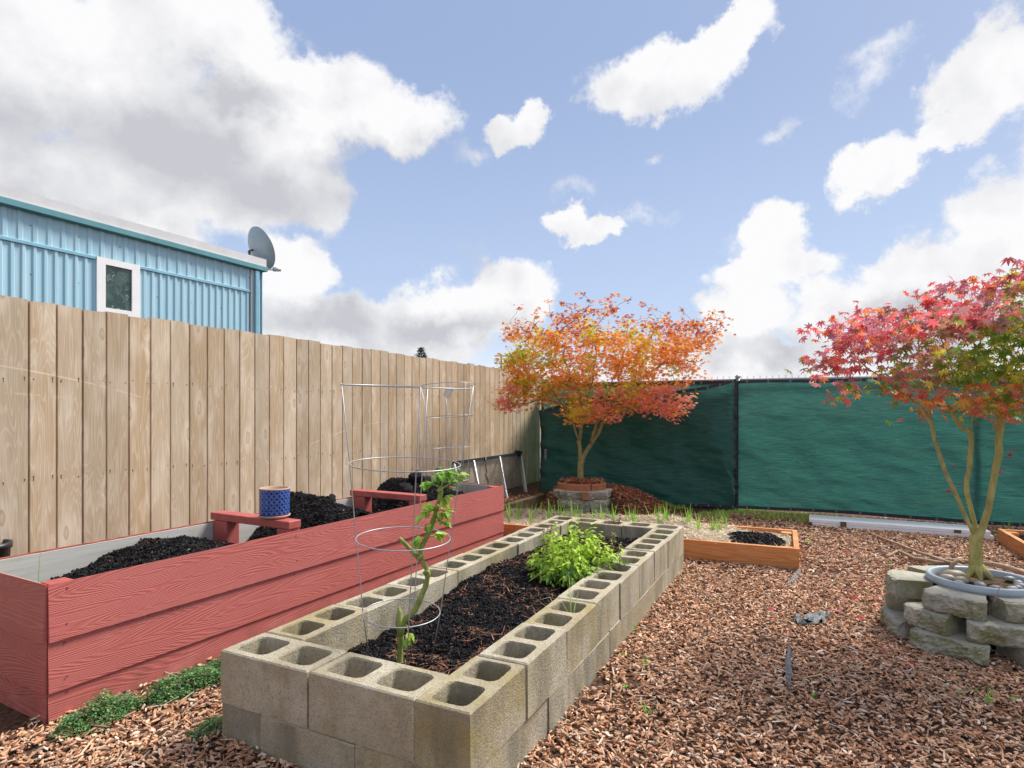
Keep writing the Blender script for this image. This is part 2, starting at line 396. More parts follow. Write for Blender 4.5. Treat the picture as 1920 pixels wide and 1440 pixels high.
def painted_siding(t):
    o = t.obj(); col = t.attr(); sc = t.n('ShaderNodeSeparateColor', {0: col}, out=None)
    off = t.n('ShaderNodeCombineXYZ', {0: t.math('MULTIPLY', sc.outputs[2], 53.), 2: t.math('MULTIPLY', sc.outputs[2], 71.)})
    p = t.vm('ADD', o, off)
    g = t.noise(t.map(p, (.62, .62, 7.0)), 1.0, 2.2, .38, .12)
    r = t.math('SINE', t.math('MULTIPLY', g, 330.)); r = t.sm(r, -.7, .9)
    fine = t.noise(t.map(p, (6, 6, 130)), 1.0, 3, .6)
    base = t.mix(t.noise(o, 2.5, 4, .6), (.42, .10, .088), (.51, .145, .125))
    base = t.mix(t.math('MULTIPLY', r, .14), base, (.62, .23, .20))
    base = t.mix(t.math('MULTIPLY', t.sm(t.noise(o, 42, 3, .7), .66, .8), .3), base, (.62, .26, .23))
    zz = t.n('ShaderNodeSeparateXYZ', {0: o}, out=None).outputs[2]
    mud = t.math('MULTIPLY', t.sm(t.noise(o, 9, 6, .7), .40, .7), t.sm(zz, .16, .0, 0, .6))
    base = t.mix(mud, base, (.16, .085, .05))
    base = t.mix(t.sm(t.noise(t.map(o, (3, 3, 9)), 1, 5, .65), .56, .74, 0, .28), base, (.60, .30, .25))
    h = t.math('ADD', r, t.math('MULTIPLY', fine, .5))
    return pbr(t, base, .5, t.bump(h, .42, .0020), 0, .4)
M_red = mat('red_painted_siding', painted_siding)
M_redw = speckled('red_painted_timber', (.50, .115, .10), .55, 12, .22, .35, 60, .003, col2=(.37, .075, .065))
def fibrecement(t):
    o = t.obj(); g = t.noise(t.map(o, (2, 2, 28)), 1.0, 5, .6); m = t.noise(o, 3, 5, .6)
    c = t.mix(g, (.36, .35, .32), (.60, .59, .54)); c = t.mix(t.sm(m, .5, .75, 0, .55), c, (.36, .33, .22))
    return pbr(t, c, .85, t.bump(g, .5, .004), 0, .2)
M_redd = speckled('painted_screw', (.26, .05, .045), .5)
M_fib = mat('weathered_grey_board', fibrecement)
def concrete(t):
    o = t.obj(); col = t.attr(); sc = t.n('ShaderNodeSeparateColor', {0: col}, out=None)
    inf = t.n('ShaderNodeObjectInfo', out=None); oi = inf.outputs['Random']
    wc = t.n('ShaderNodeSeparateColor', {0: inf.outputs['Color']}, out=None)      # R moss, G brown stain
    p = t.vm('ADD', o, t.n('ShaderNodeCombineXYZ', {0: t.math('MULTIPLY', oi, 40.), 1: t.math('MULTIPLY', oi, 17.)}))
    a = t.noise(p, 4, 6, .6); b = t.noise(p, 95, 5, .7); c3 = t.noise(p, 260, 3, .6)
    warm = t.mix(oi, (.48, .42, .31), (.56, .46, .31))
    c = t.mix(t.sm(a, .3, .7), warm, (.64, .585, .47))
    c = t.mix(t.sm(b, .50, .66, 0, .6), c, (.19, .175, .14))
    c = t.mix(t.sm(c3, .55, .70, 0, .6), c, (.68, .65, .58))
    c = t.mix(t.sm(c3, .43, .34, 0, .6), c, (.15, .14, .11))
    c = t.mix(t.sm(t.noise(p, 140, 4, .7), .58, .68, 0, .45), c, (.11, .10, .085))
    c = t.mix(t.sm(t.noise(p, 2.2, 4, .6), .45, .7, 0, .35), c, (.30, .255, .18))
    z = t.n('ShaderNodeSeparateXYZ', {0: o}, out=None).outputs[2]
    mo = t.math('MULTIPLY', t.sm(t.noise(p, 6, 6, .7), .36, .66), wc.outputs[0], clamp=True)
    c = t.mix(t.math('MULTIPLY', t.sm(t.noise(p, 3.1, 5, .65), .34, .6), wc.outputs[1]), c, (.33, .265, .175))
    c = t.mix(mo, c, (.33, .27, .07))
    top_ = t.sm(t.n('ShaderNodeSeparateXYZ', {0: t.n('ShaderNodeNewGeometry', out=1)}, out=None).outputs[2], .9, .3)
    drk = t.math('MULTIPLY', t.sm(t.noise(t.map(p, (5, 5, 1.4)), 1, 5, .65), .44, .66), t.math('MULTIPLY', top_, .6))  # dark mottling kept off top faces, painting their sunlit look into the colour
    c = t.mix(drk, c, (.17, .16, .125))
    pit = t.n('ShaderNodeTexVoronoi', {'Vector': p, 'Scale': 150}, out=0)
    h = t.math('SUBTRACT', t.math('MULTIPLY', b, 1.3), t.sm(pit, .28, .1, 0, .8))
    return pbr(t, c, .93, t.bump(t.math('ADD', h, t.math('MULTIPLY', c3, .6)), .9, .006), 0, .15)
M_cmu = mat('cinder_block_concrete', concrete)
def rockface(t):
    o = t.obj(); oi = t.n('ShaderNodeObjectInfo', out=None).outputs['Random']
    p = t.vm('ADD', o, t.n('ShaderNodeCombineXYZ', {0: t.math('MULTIPLY', oi, 40.)}))
    a = t.noise(p, 7, 8, .65); b = t.noise(p, 60, 6, .7)
    c = t.mix(t.sm(a, .35, .65), (.30, .285, .235), (.50, .475, .40))
    c = t.mix(t.sm(b, .5, .7, 0, .55), c, (.17, .155, .12))
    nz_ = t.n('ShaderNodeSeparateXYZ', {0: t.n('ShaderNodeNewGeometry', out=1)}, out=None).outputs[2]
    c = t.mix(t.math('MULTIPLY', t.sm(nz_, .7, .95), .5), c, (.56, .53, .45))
    c = t.mix(t.math('MULTIPLY', t.sm(t.noise(p, 5, 6, .65), .42, .66), t.sm(nz_, .9, .3, .3, .8)), c, (.20, .20, .07))
    return pbr(t, c, .95, t.bump(t.math('ADD', a, b), .8, .008), 0, .15)
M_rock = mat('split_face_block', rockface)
def orangewood(t):
    o = t.obj(); g = t.noise(t.map(o, (1.2, 1.2, 16)), 1, 3, .5, .3); r = t.math('SINE', t.math('MULTIPLY', g, 55.))
    f = t.noise(t.map(o, (5, 5, 120)), 1, 4, .6)
    c = t.mix(t.sm(r, -1, 1), (.58, .215, .065), (.68, .30, .11)); c = t.mix(t.sm(f, .45, .75, 0, .4), c, (.36, .125, .04))
    c = t.mix(t.sm(t.noise(o, 3.5, 4, .6), .5, .8, 0, .5), c, (.55, .30, .15))
    vo = t.n('ShaderNodeTexVoronoi', {'Vector': t.map(o, (2.2, 2.2, 9)), 'Scale': 1.0}, out=0)
    c = t.mix(t.sm(vo, .09, .04, 0, .8), c, (.16, .06, .03))
    return pbr(t, c, .65, t.bump(f, .3, .002), 0, .3)
M_org = mat('orange_stained_board', orangewood)
def steel(name, col, rough=.35, metal=.9):
    return speckled(name, col, rough, 25, .2, .1, 120, .001, metal)
M_galv = steel('galvanised_wire', (.46, .47, .49), .45, .6)
M_alum = steel('aluminium_tube', (.72, .73, .75), .4, .6)
M_dark = speckled('dark_metal', (.05, .055, .06), .5, 40, .3)
def darksoil(t):
    o = t.obj(); a = t.noise(o, 22, 8, .7); b = t.noise(o, 90, 6, .7)
    c = t.mix(t.sm(a, .4, .7), (.010, .009, .010), (.034, .028, .026)); c = t.mix(t.sm(b, .62, .75, 0, .5), c, (.11, .06, .04))
    return pbr(t, c, .8, t.bump(t.math('ADD', a, b), 1.0, .02), 0, .3)
M_soil = mat('dark_compost', darksoil)
def underlay(t):
    o = t.obj(); a = t.noise(o, 45, 8, .7); b = t.noise(o, .5, 4, .6)
    c = t.mix(t.sm(a, .35, .7), (.045, .024, .015), (.22, .12, .075)); c = t.mix(t.sm(b, .55, .7, 0, .4), c, (.10, .065, .035))
    return pbr(t, c, .9, t.bump(a, 1.0, .02), 0, .2)
M_ground = mat('mulch_underlay', underlay)
def mounds(t):
    o = t.obj(); a = t.noise(o, 30, 8, .7); b = t.noise(o, 2.2, 5, .6)
    c = t.mix(t.sm(a, .35, .7), (.06, .035, .02), (.20, .12, .06)); c = t.mix(t.sm(b, .5, .7), c, (.15, .10, .05))
    return pbr(t, c, .9, t.bump(a, 1.0, .03), 0, .2)
M_mound = mat('earth_mound', mounds)
M_chip = vcol('bark_chips', .8, 0, .3, 120, .25, .25, 60)
M_clod = vcol('compost_clods', .8, 0, .4, 150, .22, .3, 80)
M_straw = vcol('straw', .7, .15, 0, 60, .3, .15)
M_grass = vcol('grass_blades', .55, .35, 0, 60, .35, .1)
M_leaf1 = vcol('orange_maple_leaves', .5, .5, 0, 60, .3, .12, 25)
M_leaf2 = vcol('pink_green_maple_leaves', .45, .5, 0, 60, .35, .12, 25)
M_herb = vcol('herb_leaves', .5, .35, 0, 60, .35, .15, 30)
M_dry = vcol('dry_leaves', .7, .15, 0, 60, .25, .2, 40)
M_conif = vcol('conifer_needles', .7, .1, 0, 60, .2, .2, 4)
def bark(name, c1, c2, c3, s=1):
    def fn(t):
        o = t.obj(); a = t.noise(t.map(o, (30*s, 30*s, 9*s)), 1, 6, .65); b = t.noise(o, 6*s, 5, .6); f = t.noise(o, 130, 3, .6)
        c = t.mix(t.sm(a, .35, .65), c1, c2); c = t.mix(t.sm(b, .50, .68, 0, .8), c, c3)
        return pbr(t, c, .8, t.bump(t.math('ADD', a, t.math('MULTIPLY', f, .4)), .5, .005), 0, .25)
    return mat(name, fn)
M_bark1 = bark('maple_bark_green', (.22, .19, .075), (.34, .31, .13), (.19, .15, .10))
M_bark2 = bark('maple_bark_olive', (.32, .30, .09), (.48, .45, .17), (.25, .20, .13))
M_stick = bark('cut_branch_bark', (.34, .235, .15), (.46, .34, .24), (.22, .15, .10))
M_stem = bark('tomato_stem', (.17, .22, .05), (.30, .35, .09), (.33, .29, .13), 2)
M_brown = speckled('brown_stem', (.16, .10, .06), .8)
def screen(name, base, dark, transp, transl):
    def fn(t):
        o = t.obj()
        wv_ = t.noise(t.map(o, (6, 6, 140)), 1, 3, .6); wh = t.noise(t.map(o, (150, 150, 5)), 1, 3, .6)
        cl = t.noise(t.map(o, (1.1, 1.1, 2.2)), 1, 5, .6)
        c = t.mix(t.sm(wv_, .3, .7), dark, base); c = t.mix(t.sm(wh, .42, .7, 0, .35), c, dark)
        c = t.mix(t.sm(cl, .55, .78, 0, .35), c, tuple(x*.6+y for x, y in zip(base, (.04, .035, .01))))
        dust = t.math('MULTIPLY', t.sm(t.noise(o, 70, 4, .7), .62, .7), t.sm(t.noise(t.map(o, (2.5, 2.5, 1.2)), 1, 3), .55, .7, 0, .7))
        c = t.mix(dust, c, (.32, .33, .20))
        wr = t.noise(t.map(o, (3.2, 3.2, 10)), 1, 5, .6, .6)
        h = t.math('ADD', t.math('MULTIPLY', wv_, .12), wr)
        nr = t.bump(h, .5, .05)
        b = pbr(t, c, .6, nr, 0, .25)
        tr = t.n('ShaderNodeBsdfTranslucent', {'Color': c, 'Normal': nr})
        m = t.n('ShaderNodeMixShader', {0: transl, 1: b, 2: tr})
        hole = t.math('MULTIPLY', t.sm(t.noise(t.map(o, (400, 400, 300)), 1, 1), .35, .65), transp*2)
        return t.n('ShaderNodeMixShader', {0: hole, 1: m, 2: t.n('ShaderNodeBsdfTransparent')})
    return mat(name, fn)
M_scr = screen('green_shade_cloth', (.050, .185, .150), (.025, .115, .095), .012, .55)
M_scrd = screen('dark_green_shade_cloth', (.065, .19, .16), (.03, .11, .10), .03, .4)
M_hem = speckled('black_webbing', (.028, .035, .045), .6, 60, .4)
M_blue = None
def bluemetal(t):
    o = t.obj(); st = t.noise(t.map(o, (14, 14, .35)), 1, 5, .6); b = t.noise(o, 2.2, 5, .6)
    c = t.mix(t.sm(st, .35, .7), (.36, .585, .69), (.45, .66, .74)); c = t.mix(t.sm(b, .55, .8, 0, .4), c, (.55, .68, .73))
    s_ = t.n('ShaderNodeSeparateXYZ', {0: o}, out=None)
    drt = t.math('MULTIPLY', t.sm(t.noise(t.map(o, (9, 9, .8)), 1, 6, .7), .52, .75), .45); c = t.mix(drt, c, (.22, .29, .30))
    fx = t.math('SUBTRACT', t.math('FRACT', t.math('MULTIPLY', s_.outputs[0], 2.5)), .5); fz = t.math('SUBTRACT', t.math('FRACT', t.math('MULTIPLY', s_.outputs[2], 2.2)), .5)
    fd = t.math('SQRT', t.math('ADD', t.math('MULTIPLY', fx, fx), t.math('MULTIPLY', fz, fz))); c = t.mix(t.sm(fd, .026, .014, 0, .8), c, (.12, .16, .18))
    return pbr(t, c, .42, t.bump(b, .15, .01), 0, .45)
M_home = mat('pale_blue_ribbed_metal', bluemetal)
M_fascia = speckled('teal_fascia', (.12, .32, .36), .45, 5, .25)
M_trim = speckled('blue_trim', (.25, .50, .62), .45, 5, .2)
M_roof = speckled('white_roof_coating', (.66, .66, .66), .7, 6, .12)
M_white = speckled('white_paint', (.88, .87, .85), .45, 10, .08, .15, 40, .002)
def glass(t):
    o = t.obj(); n = t.noise(o, 5.5, 5, .6, 1.0)
    c = t.mix(t.sm(n, .45, .6), (.03, .06, .05), (.06, .11, .09)); c = t.mix(t.sm(t.noise(o, 22, 5, .7, 1.5), .58, .66, 0, .7), c, (.35, .42, .42))  # pale wisps painted into the glass colour as reflections
    return pbr(t, c, .12, t.bump(n, .05, .01), 0, .6)
M_glass = mat('dark_window_glass', glass)
M_dish = speckled('grey_dish_paint', (.30, .37, .40), .5, 8, .15)
M_lgrey = speckled('light_grey_plastic', (.55, .56, .57), .5, 20, .12)
def blueglaze(t):
    o = t.obj(); s = t.n('ShaderNodeSeparateXYZ', {0: o}, out=None)
    a = t.math('ARCTAN2', s.outputs[1], s.outputs[0])
    u = t.math('MULTIPLY', a, 9/math.pi*.5*2); v = t.math('MULTIPLY', s.outputs[2], 30.)
    fu = t.math('SUBTRACT', t.math('FRACT', u), .5); fv = t.math('SUBTRACT', t.math('FRACT', v), .5)
    # interlaced petals: circles of radius .707 about the corners meet in the middle
    au = t.math('SUBTRACT', .5, t.math('ABSOLUTE', fu)); av = t.math('SUBTRACT', .5, t.math('ABSOLUTE', fv))
    d = t.math('SQRT', t.math('ADD', t.math('MULTIPLY', au, au), t.math('MULTIPLY', av, av)))
    df = t.math('ABSOLUTE', t.math('SUBTRACT', t.math('ABSOLUTE', fu), t.math('ABSOLUTE', fv)))
    gate = t.sm(t.math('ADD', t.math('ABSOLUTE', fu), t.math('ABSOLUTE', fv)), .10, .2)
    pat = t.math('MULTIPLY', t.sm(t.math('ABSOLUTE', t.math('SUBTRACT', df, .10)), .065, .03), gate)
    dot = t.sm(d, .10, .05); pat = t.math('MAXIMUM', pat, t.math('MULTIPLY', dot, .6))
    c = t.mix(pat, (.005, .02, .21), (.14, .30, .62))
    return pbr(t, c, .18, t.bump(pat, .6, .003), 0, .6)
M_glaze = mat('blue_glazed_relief', blueglaze)
M_terra = speckled('pale_terracotta', (.52, .33, .24), .8, 20, .2)
M_terra2 = speckled('orange_terracotta', (.50, .20, .09), .85, 14, .35)
M_potb = speckled('blue_grey_pot', (.40, .47, .52), .45, 10, .15)
M_potd = speckled('dark_blue_grey_pot', (.13, .19, .22), .5, 10, .15)
M_pinkp = speckled('pink_plastic_pot', (.55, .14, .19), .4, 10, .1)
M_peb = vcol('river_pebble', .5, 0, .15, 60, .4, .2, 18)
M_timber = bark('weathered_timber', (.16, .13, .07), (.28, .23, .13), (.12, .13, .05))
M_fabric = speckled('grey_landscape_fabric', (.17, .18, .19), .6, 30, .5, .5, 60, .01, col2=(.05, .055, .06))
M_tagp = speckled('paper_tag', (.72, .66, .55), .7)
M_black = speckled('black_plastic', (.02, .022, .025), .4)
M_pole = speckled('grey_pole_wood', (.32, .30, .29), .8)

# ------------------------------------------------------------------ ground
def ghf(X, Y): return np.zeros_like(X)
g0 = MB(); g0.add([(-300, -100, 0), (300, -100, 0), (300, 500, 0), (-300, 500, 0)], [(0, 1, 2, 3)])
g0.build('ground', M_ground, kind='structure')

# ------------------------------------------------------------------ wooden fence
FD = math.atan2(.8944, .4472); F0 = Vector((-3.92, 1.0, 0))
def fence_s(px):                                     # distance along the fence for a picture column
    return (4950/(1520-px)-1.0)*1.118
edges = [fence_s(x/3) for x in (0,)][:0]
bx = [0, 155, 312, 457, 590, 718, 838, 950, 1058, 1158, 1253, 1340, 1425, 1507, 1587, 1660, 1728, 1795, 1860]
e = [fence_s(x/3) for x in bx[1:]]
pre = [e[0]-.142*k for k in range(int(e[0]/.142), 0, -1)]
edges = pre+e
while edges[-1] < 9.84: edges.append(edges[-1]+random.uniform(.134, .143))
fence = thing('wooden_fence', 'tall fence of weathered tan vertical cedar boards behind the red bed', 'fence', F0, FD)
fb = MB(); nb = MB()
for i in range(len(edges)-1):
    a, b = edges[i], edges[i+1]; h = 1.850+random.uniform(-.009, .009); yo = random.uniform(-.0015, .0015)
    tone = random.uniform(.90, 1.20); c = (tone, random.random(), random.random())
    cw = .0062; dz = random.uniform(-.003, .003)
    prof = [(a+.0018, .02), (a+.0018, -.004), (a+cw, -.018+yo), (b-cw, -.018+yo), (b-.0018, -.004), (b-.0018, .02)]
    V = [(x, y, -.05) for x, y in prof]+[(x, y, h+(dz if k > 2 else -dz)) for k, (x, y) in enumerate(prof)]
    Fc = [(k, k+1, k+7, k+6) for k in range(5)]+[(5, 0, 6, 11), (6, 7, 8, 9, 10, 11)]
    fb.add(V, Fc, c)
    for zr in (1.42, .85, .25):
        for xn in (a+.022, b-.022):
            z = zr+random.uniform(-.012, .012); q = .0022
            fb.box(xn-q, xn+q, -.0195, -.0175, z-q*1.3, z+q*1.3, c, 1)
            if random.random() < .7: fb.box(xn-.0011, xn+.0011, -.0187, -.0176, z-random.uniform(.012, .03), z, c, 1)
fb.build('board_panel', [M_fence, M_nail], fence)
for z in (.25, .85, 1.42):
    MB().box(0, 9.84, .021, .06, z-.045, z+.045, (.9, .5, .3)).build('rail', M_fence, fence)
for k in range(5):
    MB().box(.3+2.35*k, .39+2.35*k, .061, .15, -.1, 1.80, (.85, .4, .1*k)).build('post', M_fence, fence)

# ------------------------------------------------------------------ blue mobile home beyond the fence
HL = Vector((-3.298, 7.86, 0))
home = thing('mobile_home', 'pale blue ribbed metal mobile home rising behind the wooden fence', 'house', HL, FD)
def ribs(x0, x1, z0, z1, pitch, d, y=0.0):
    P = []; x = x0
    while x < x1-1e-6:
        for fx, fy in ((0, 0), (.52, 0), (.62, -d), (.88, -d)):
            P.append((min(x+fx*pitch, x1), y+fy))
        x += pitch
    P.append((x1, y)); m = len(P)
    V = [(a, b, z0) for a, b in P]+[(a, b, z1) for a, b in P]
    return V, [(k, k+1, m+k+1, m+k) for k in range(m-1)]
def wx(px): return (8096/(1520-px)-7.86)*1.118
WX0, WX1 = wx(178.5), wx(259.5)
wl = MB()
for x0, x1, z0, z1, p_, d_ in ((-9.5, WX0, .25, 2.765, .088, .013), (WX1, -.19, .25, 2.765, .088, .013), (WX0, WX1, .25, 2.2, .088, .013),
                         (-9.5, -.19, 2.80, 3.07, .118, .010), (-.075, -.01, .25, 3.07, .05, .01)):
    v, f = ribs(x0, x1, z0, z1, p_, d_); wl.add(v, f)
wl.box(-9.5, 0, .02, 3.6, .25, 3.07)
wl.build('wall', M_home, home)
MB().box(-9.5, -.08, -.022, .0, 2.767, 2.80).build('belt_trim', M_trim, home, bevel=.003)
MB().box(-9.5, .04, -.075, -.03, 3.075, 3.135).box(-9.5, .0, -.03, .02, 3.066, 3.08).box(.0, .04, -.03, 3.6, 3.075, 3.135).build('fascia', M_fascia, home, bevel=.004)
rf = MB()
for a, b, z0, z1 in ((-.07, 1.8, 3.137, 3.33),):
    rf.add([(-9.5, a, z0), (.03, a, z0), (.03, b, z1), (-9.5, b, z1), (-9.5, 3.65, z0), (.03, 3.65, z0)], [(0, 1, 2, 3), (3, 2, 5, 4), (1, 5, 2)])
rf.box(-9.5, .03, -.06, -.045, 3.137, 3.235)
rfo = rf.build('roof', M_roof, home)
for vx, vy, r, h in ((wx(40), .35, .075, .16), (wx(142), .5, .13, .09), (wx(362), .3, .10, .05)):
    m = MB(); m.lathe([(r*.8, 0), (r*.8, h*.6), (r, h*.62), (r, h*.9), (r*.6, h), (0.001, h)], 20, (vx, vy, 3.17)); m.build('roof_vent', M_roof, rfo, smooth=False)
MB().box(-.185, -.145, -.03, .0, .25, 3.06).build('corner_strip', M_lgrey, home)
MB().box(-.140, -.080, -.062, -.012, .25, 3.06).build('downspout', M_trim, home, bevel=.008)
MB().box(-.01, .0, -.02, .02, .25, 3.07).build('corner_trim', M_trim, home)
# window
wf = MB(); z0, z1 = 2.225, 2.80; gx0, gx1, gz0, gz1 = wx(195), wx(244.5), 2.295, 2.735
wf.box(WX0, gx0, -.03, .03, z0, z1).box(gx1, WX1, -.03, .03, z0, z1).box(gx0, gx1, -.03, .03, z0, gz0).box(gx0, gx1, -.03, .03, gz1, z1)
wn = wf.build('window', M_white, home)
MB().box(gx0, gx1, -.012, .0, gz0, gz1).build('pane', M_glass, wn)

# satellite dish
DC = atY(478, 468, 8.05)
dish = thing('satellite_dish', 'grey satellite dish on the corner of the blue home roof', 'satellite dish', DC)
nrm = Vector((.50, .66, .36)).normalized(); q = nrm.to_track_quat('Z', 'Y').to_matrix(); R = np.array(q)
m = MB(); pr = [(r, .10*(r/.27)**2) for r in (.001, .08, .16, .22, .265)]; pr += [(.272, .108), (.272, .098), (.265, .092)]+[(r, .10*(r/.27)**2-.01) for r in (.22, .16, .08, .001)]
m.lathe(pr, 40); m.v[-1] = (m.v[-1]*np.array((1.0, 1.06, 1))) @ R.T
m.build('reflector', M_dish, dish, smooth=True)
m = MB(); down = Vector((.15, -.2, -.28)); a_ = Vector(q @ Vector((0, -.25, .05))); 
lo = Vector((.02, -.02, -.27)); tip = atY(526, 505, 8.25)-DC
m.tube([lo, lo+(tip-lo)*.75], .015, 8); m.build('arm', M_lgrey, dish, smooth=True)
MB().tube([lo+(tip-lo)*.70, tip], .03, 10).build('receiver', M_lgrey, dish, smooth=True)
m = MB(); bk = -nrm*.03; m.tube([bk, bk-nrm*.06, Vector((-.10, .12, -.25)), Vector((-.10, .12, -.32))], .016, 8); m.build('mount', M_dark, dish, smooth=True)

# distant evergreen and utility pole
def conifer(loc, H, R, label):
    t = thing('evergreen_tree', label, 'tree', loc)
    MB().tube([(0, 0, 0), (0, 0, H*.6), (0, 0, H*.97)], [.14, .08, .02], 8).build('trunk', M_brown, t)
    P = []
    for i in range(5200):
        u = random.random()**.8; z = H*(1-u)*1.0; z = max(z, 1.2); rr = R*(1-z/H)**.75*random.uniform(.25, 1.05); a = random.uniform(0, 6.283)
        rr *= 1+.25*math.sin(a*3+z*7)
        P.append((rr*math.cos(a), rr*math.sin(a), z-.1*rr+random.uniform(-.04, .04)))
    P = np.array(P); ya = np.arctan2(P[:, 1], P[:, 0])
    V, Fc, C = ellleaf(P, (.14, .3), (.04, .09), pick([(.03, .085, .03), (.05, .12, .045), (.02, .05, .025)], [3, 2, 2], len(P)), (-.7, .3), ya)
    np_obj('crown', V, Fc, C, M_conif, parent=t)
q_ = atY(790, 652, 40); conifer((q_.x, q_.y, 0), q_.z, 1.5, 'dark green conifer tip poking above the wooden fence')
q_ = atY(940, 664, 85)
t = thing('utility_pole', 'distant utility pole with two crossarms beside the orange maple', 'utility pole', (q_.x, 85, 0))
MB().tube([(0, 0, 0), (0, 0, q_.z)], [.16, .11], 8).build('pole', M_pole, t)
for z in (q_.z-.25, q_.z-1.3): MB().box(-.95, .95, -.06, .06, z-.07, z+.07).build('crossarm', M_pole, t)

# ------------------------------------------------------------------ chain-link fence and shade cloths
PA = Vector((2.018, 7.82, 0)); PD = Vector((.917, -.3986, 0)).normalized(); PROT = math.atan2(PD.y, PD.x)
TL, TM, TR = -1.745, .857, 9.0                         # left end, seam, right end along the line
clf = thing('chain_link_fence', 'galvanised chain-link fence with barbed top edge behind the green cloth', 'fence', PA, PROT)
m = MB(); m.tube([(TL, .05, 1.63), (TR, .05, 1.63)], .017, 8); m.build('top_rail', M_galv, clf, smooth=True)
for x in (TL+.05, TM+.02, TM+2.5, TM+5, TR):
    m = MB(); m.tube([(x, .05, 0), (x, .05, 1.66)], .028, 10); m.lathe([(.032, 0), (.034, .02), (.001, .045)], 10, (x, .05, 1.66)); m.build('post', M_galv, clf, smooth=True)
m = MB(); x = TL; pit = .072
k = 0
while x < TR:
    for sg in (1, -1):
        x2 = x+sg*1.58
        a = (x, .075, 1.60); b = (x2, .075, .02)
        if x2 > TR or x2 < TL:
            lim = TR if sg > 0 else TL; f_ = (lim-x)/(x2-x); b = (lim, .075, 1.60+(0.02-1.60)*f_)
        if abs(b[0]-a[0]) > .01: m.tube([a, b], .0019, 3)
    m.tube([(x-.006, .075, 1.60), (x+.004, .072, 1.655), (x-.010+random.uniform(-.004, .004), .075, 1.685)], .0018, 3)
    m.tube([(x+.006, .075, 1.60), (x-.004, .078, 1.655), (x+.012+random.uniform(-.004, .004), .075, 1.683)], .0018, 3)
    x += pit; k += 1
m.build('wire_mesh', M_galv, clf)
def cloth(name, label, x0, x1, ztop, zbot, yoff, mt, amp, seed, group=None, nx=160, nz=60, ret=None):
    o = thing(name, label, 'shade cloth', PA, PROT, group)
    U, W_ = np.meshgrid(np.linspace(0, 1, nx), np.linspace(0, 1, nz)); X = x0+(x1-x0)*U
    zt = ztop(U); zb = zbot(U); Z = zb+(zt-zb)*W_
    Y = yoff-amp*(fbm(X*1.4+seed, Z*1.1, 3)-.5)*2.0-amp*.35*(fbm(X*3+seed, Z*11+X*2, 3)-.5)*2-amp*.25*np.sin(X*9+Z*6+seed)*(1-np.abs(2*W_-1))
    Y = Y*(.35+.65*np.minimum(1, (1-W_)*6))+yoff*(.65-.65*np.minimum(1, (1-W_)*6))
    V = np.stack([X.ravel(), Y.ravel(), Z.ravel()], 1); i = np.arange(nx*nz).reshape(nz, nx)
    Fc = np.stack([i[:-1, :-1].ravel(), i[:-1, 1:].ravel(), i[1:, 1:].ravel(), i[1:, :-1].ravel()], 1)
    np_obj('cloth_sheet', V, Fc, None, mt, parent=o, smooth=True)
    for nm, row in (('top_hem', nz-1), ('bottom_hem', 0)):
        m = MB(); hw = .026; A = []; idx = i[row]
        for k in idx: A += [(V[k][0], V[k][1]-.006, V[k][2]-hw*(.2 if row == 0 else 1.2)), (V[k][0], V[k][1]-.006, V[k][2]+hw*(1.2 if row == 0 else .2)),
                            (V[k][0], V[k][1]+.004, V[k][2]+hw*(1.2 if row == 0 else .2))]
        n = len(idx); m.add(A, [(3*k, 3*k+3, 3*k+4, 3*k+1) for k in range(n-1)]+[(3*k+1, 3*k+4, 3*k+5, 3*k+2) for k in range(n-1)])
        h = m.build(nm, M_hem, o)
        for k in range(4, n-2, 9):
            q = V[idx[k]]; c = (q[0], q[1]-.011, q[2]+(.014 if row == 0 else -.014)); 
            L_ = [(c[0]+.010*math.cos(a), c[1], c[2]+.010*math.sin(a)) for a in np.linspace(0, 6.283, 11)[:-1]]; MB().tube(L_, .0026, 5, closed=True).build('grommet', M_galv, h)
    for col, nm in ((0, 'side_hem'), (nx-1, 'side_hem')):
        m = MB(); idx = i[:, col]; hw = .011; A = []
        for k in idx: A += [(V[k][0]-hw, V[k][1]-.007, V[k][2]), (V[k][0]+hw, V[k][1]-.007, V[k][2])]
        m.add(A, [(2*k, 2*k+1, 2*k+3, 2*k+2) for k in range(len(idx)-1)]); m.build(nm, M_hem, o)
    return o
def topA(u):
    x = np.interp(u, [0, .25, .45, .62, .74, .86, .94, 1], [1.25, 1.40, 1.47, 1.485, 1.50, 1.545, 1.59, 1.635]); return x
cloth('shade_cloth', 'dark green sagging shade cloth hanging behind the orange maple', TL, TM, topA, lambda u: .018+.012*np.sin(u*9), -.11, M_scrd, .16, 3.3, 'shade cloths on the chain-link fence')
cloth('shade_cloth', 'light green shade cloth stretched right of the seam behind the white boards', TM+.02, TR, lambda u: 1.615+.006*np.sin(u*40)-.012*u, lambda u: .035+.012*np.sin(u*14), -.04, M_scr, .055, 9.1, 'shade cloths on the chain-link fence', 300)
cloth('shade_cloth', 'pale green cloth strip showing above the sagging dark cloth', TL, TM-.03, lambda u: 1.62+0*u, lambda u: .0+0*u, .025, M_scr, .015, 5.5, 'shade cloths on the chain-link fence', 80, 20)
# cloth flap closing the corner towards the wooden fence
ca = PA+PD*TL
m = MB(); A = []
for k in range(13):
    f_ = k/12; p = ca.lerp(Vector((.50, 9.72, 0)), f_); wob = .03*math.sin(f_*11)
    A += [(p.x+wob, p.y, .03), (p.x+wob*.3, p.y, 1.24+.32*f_)]
m.add(A, [(2*k, 2*k+2, 2*k+3, 2*k+1) for k in range(12)])
o = m.build('shade_cloth', M_scrd, loc=tuple(ca), world=True, smooth=True); tag(o, 'narrow dark cloth flap folded back in the fence corner', 'shade cloth', 'shade cloths on the chain-link fence')
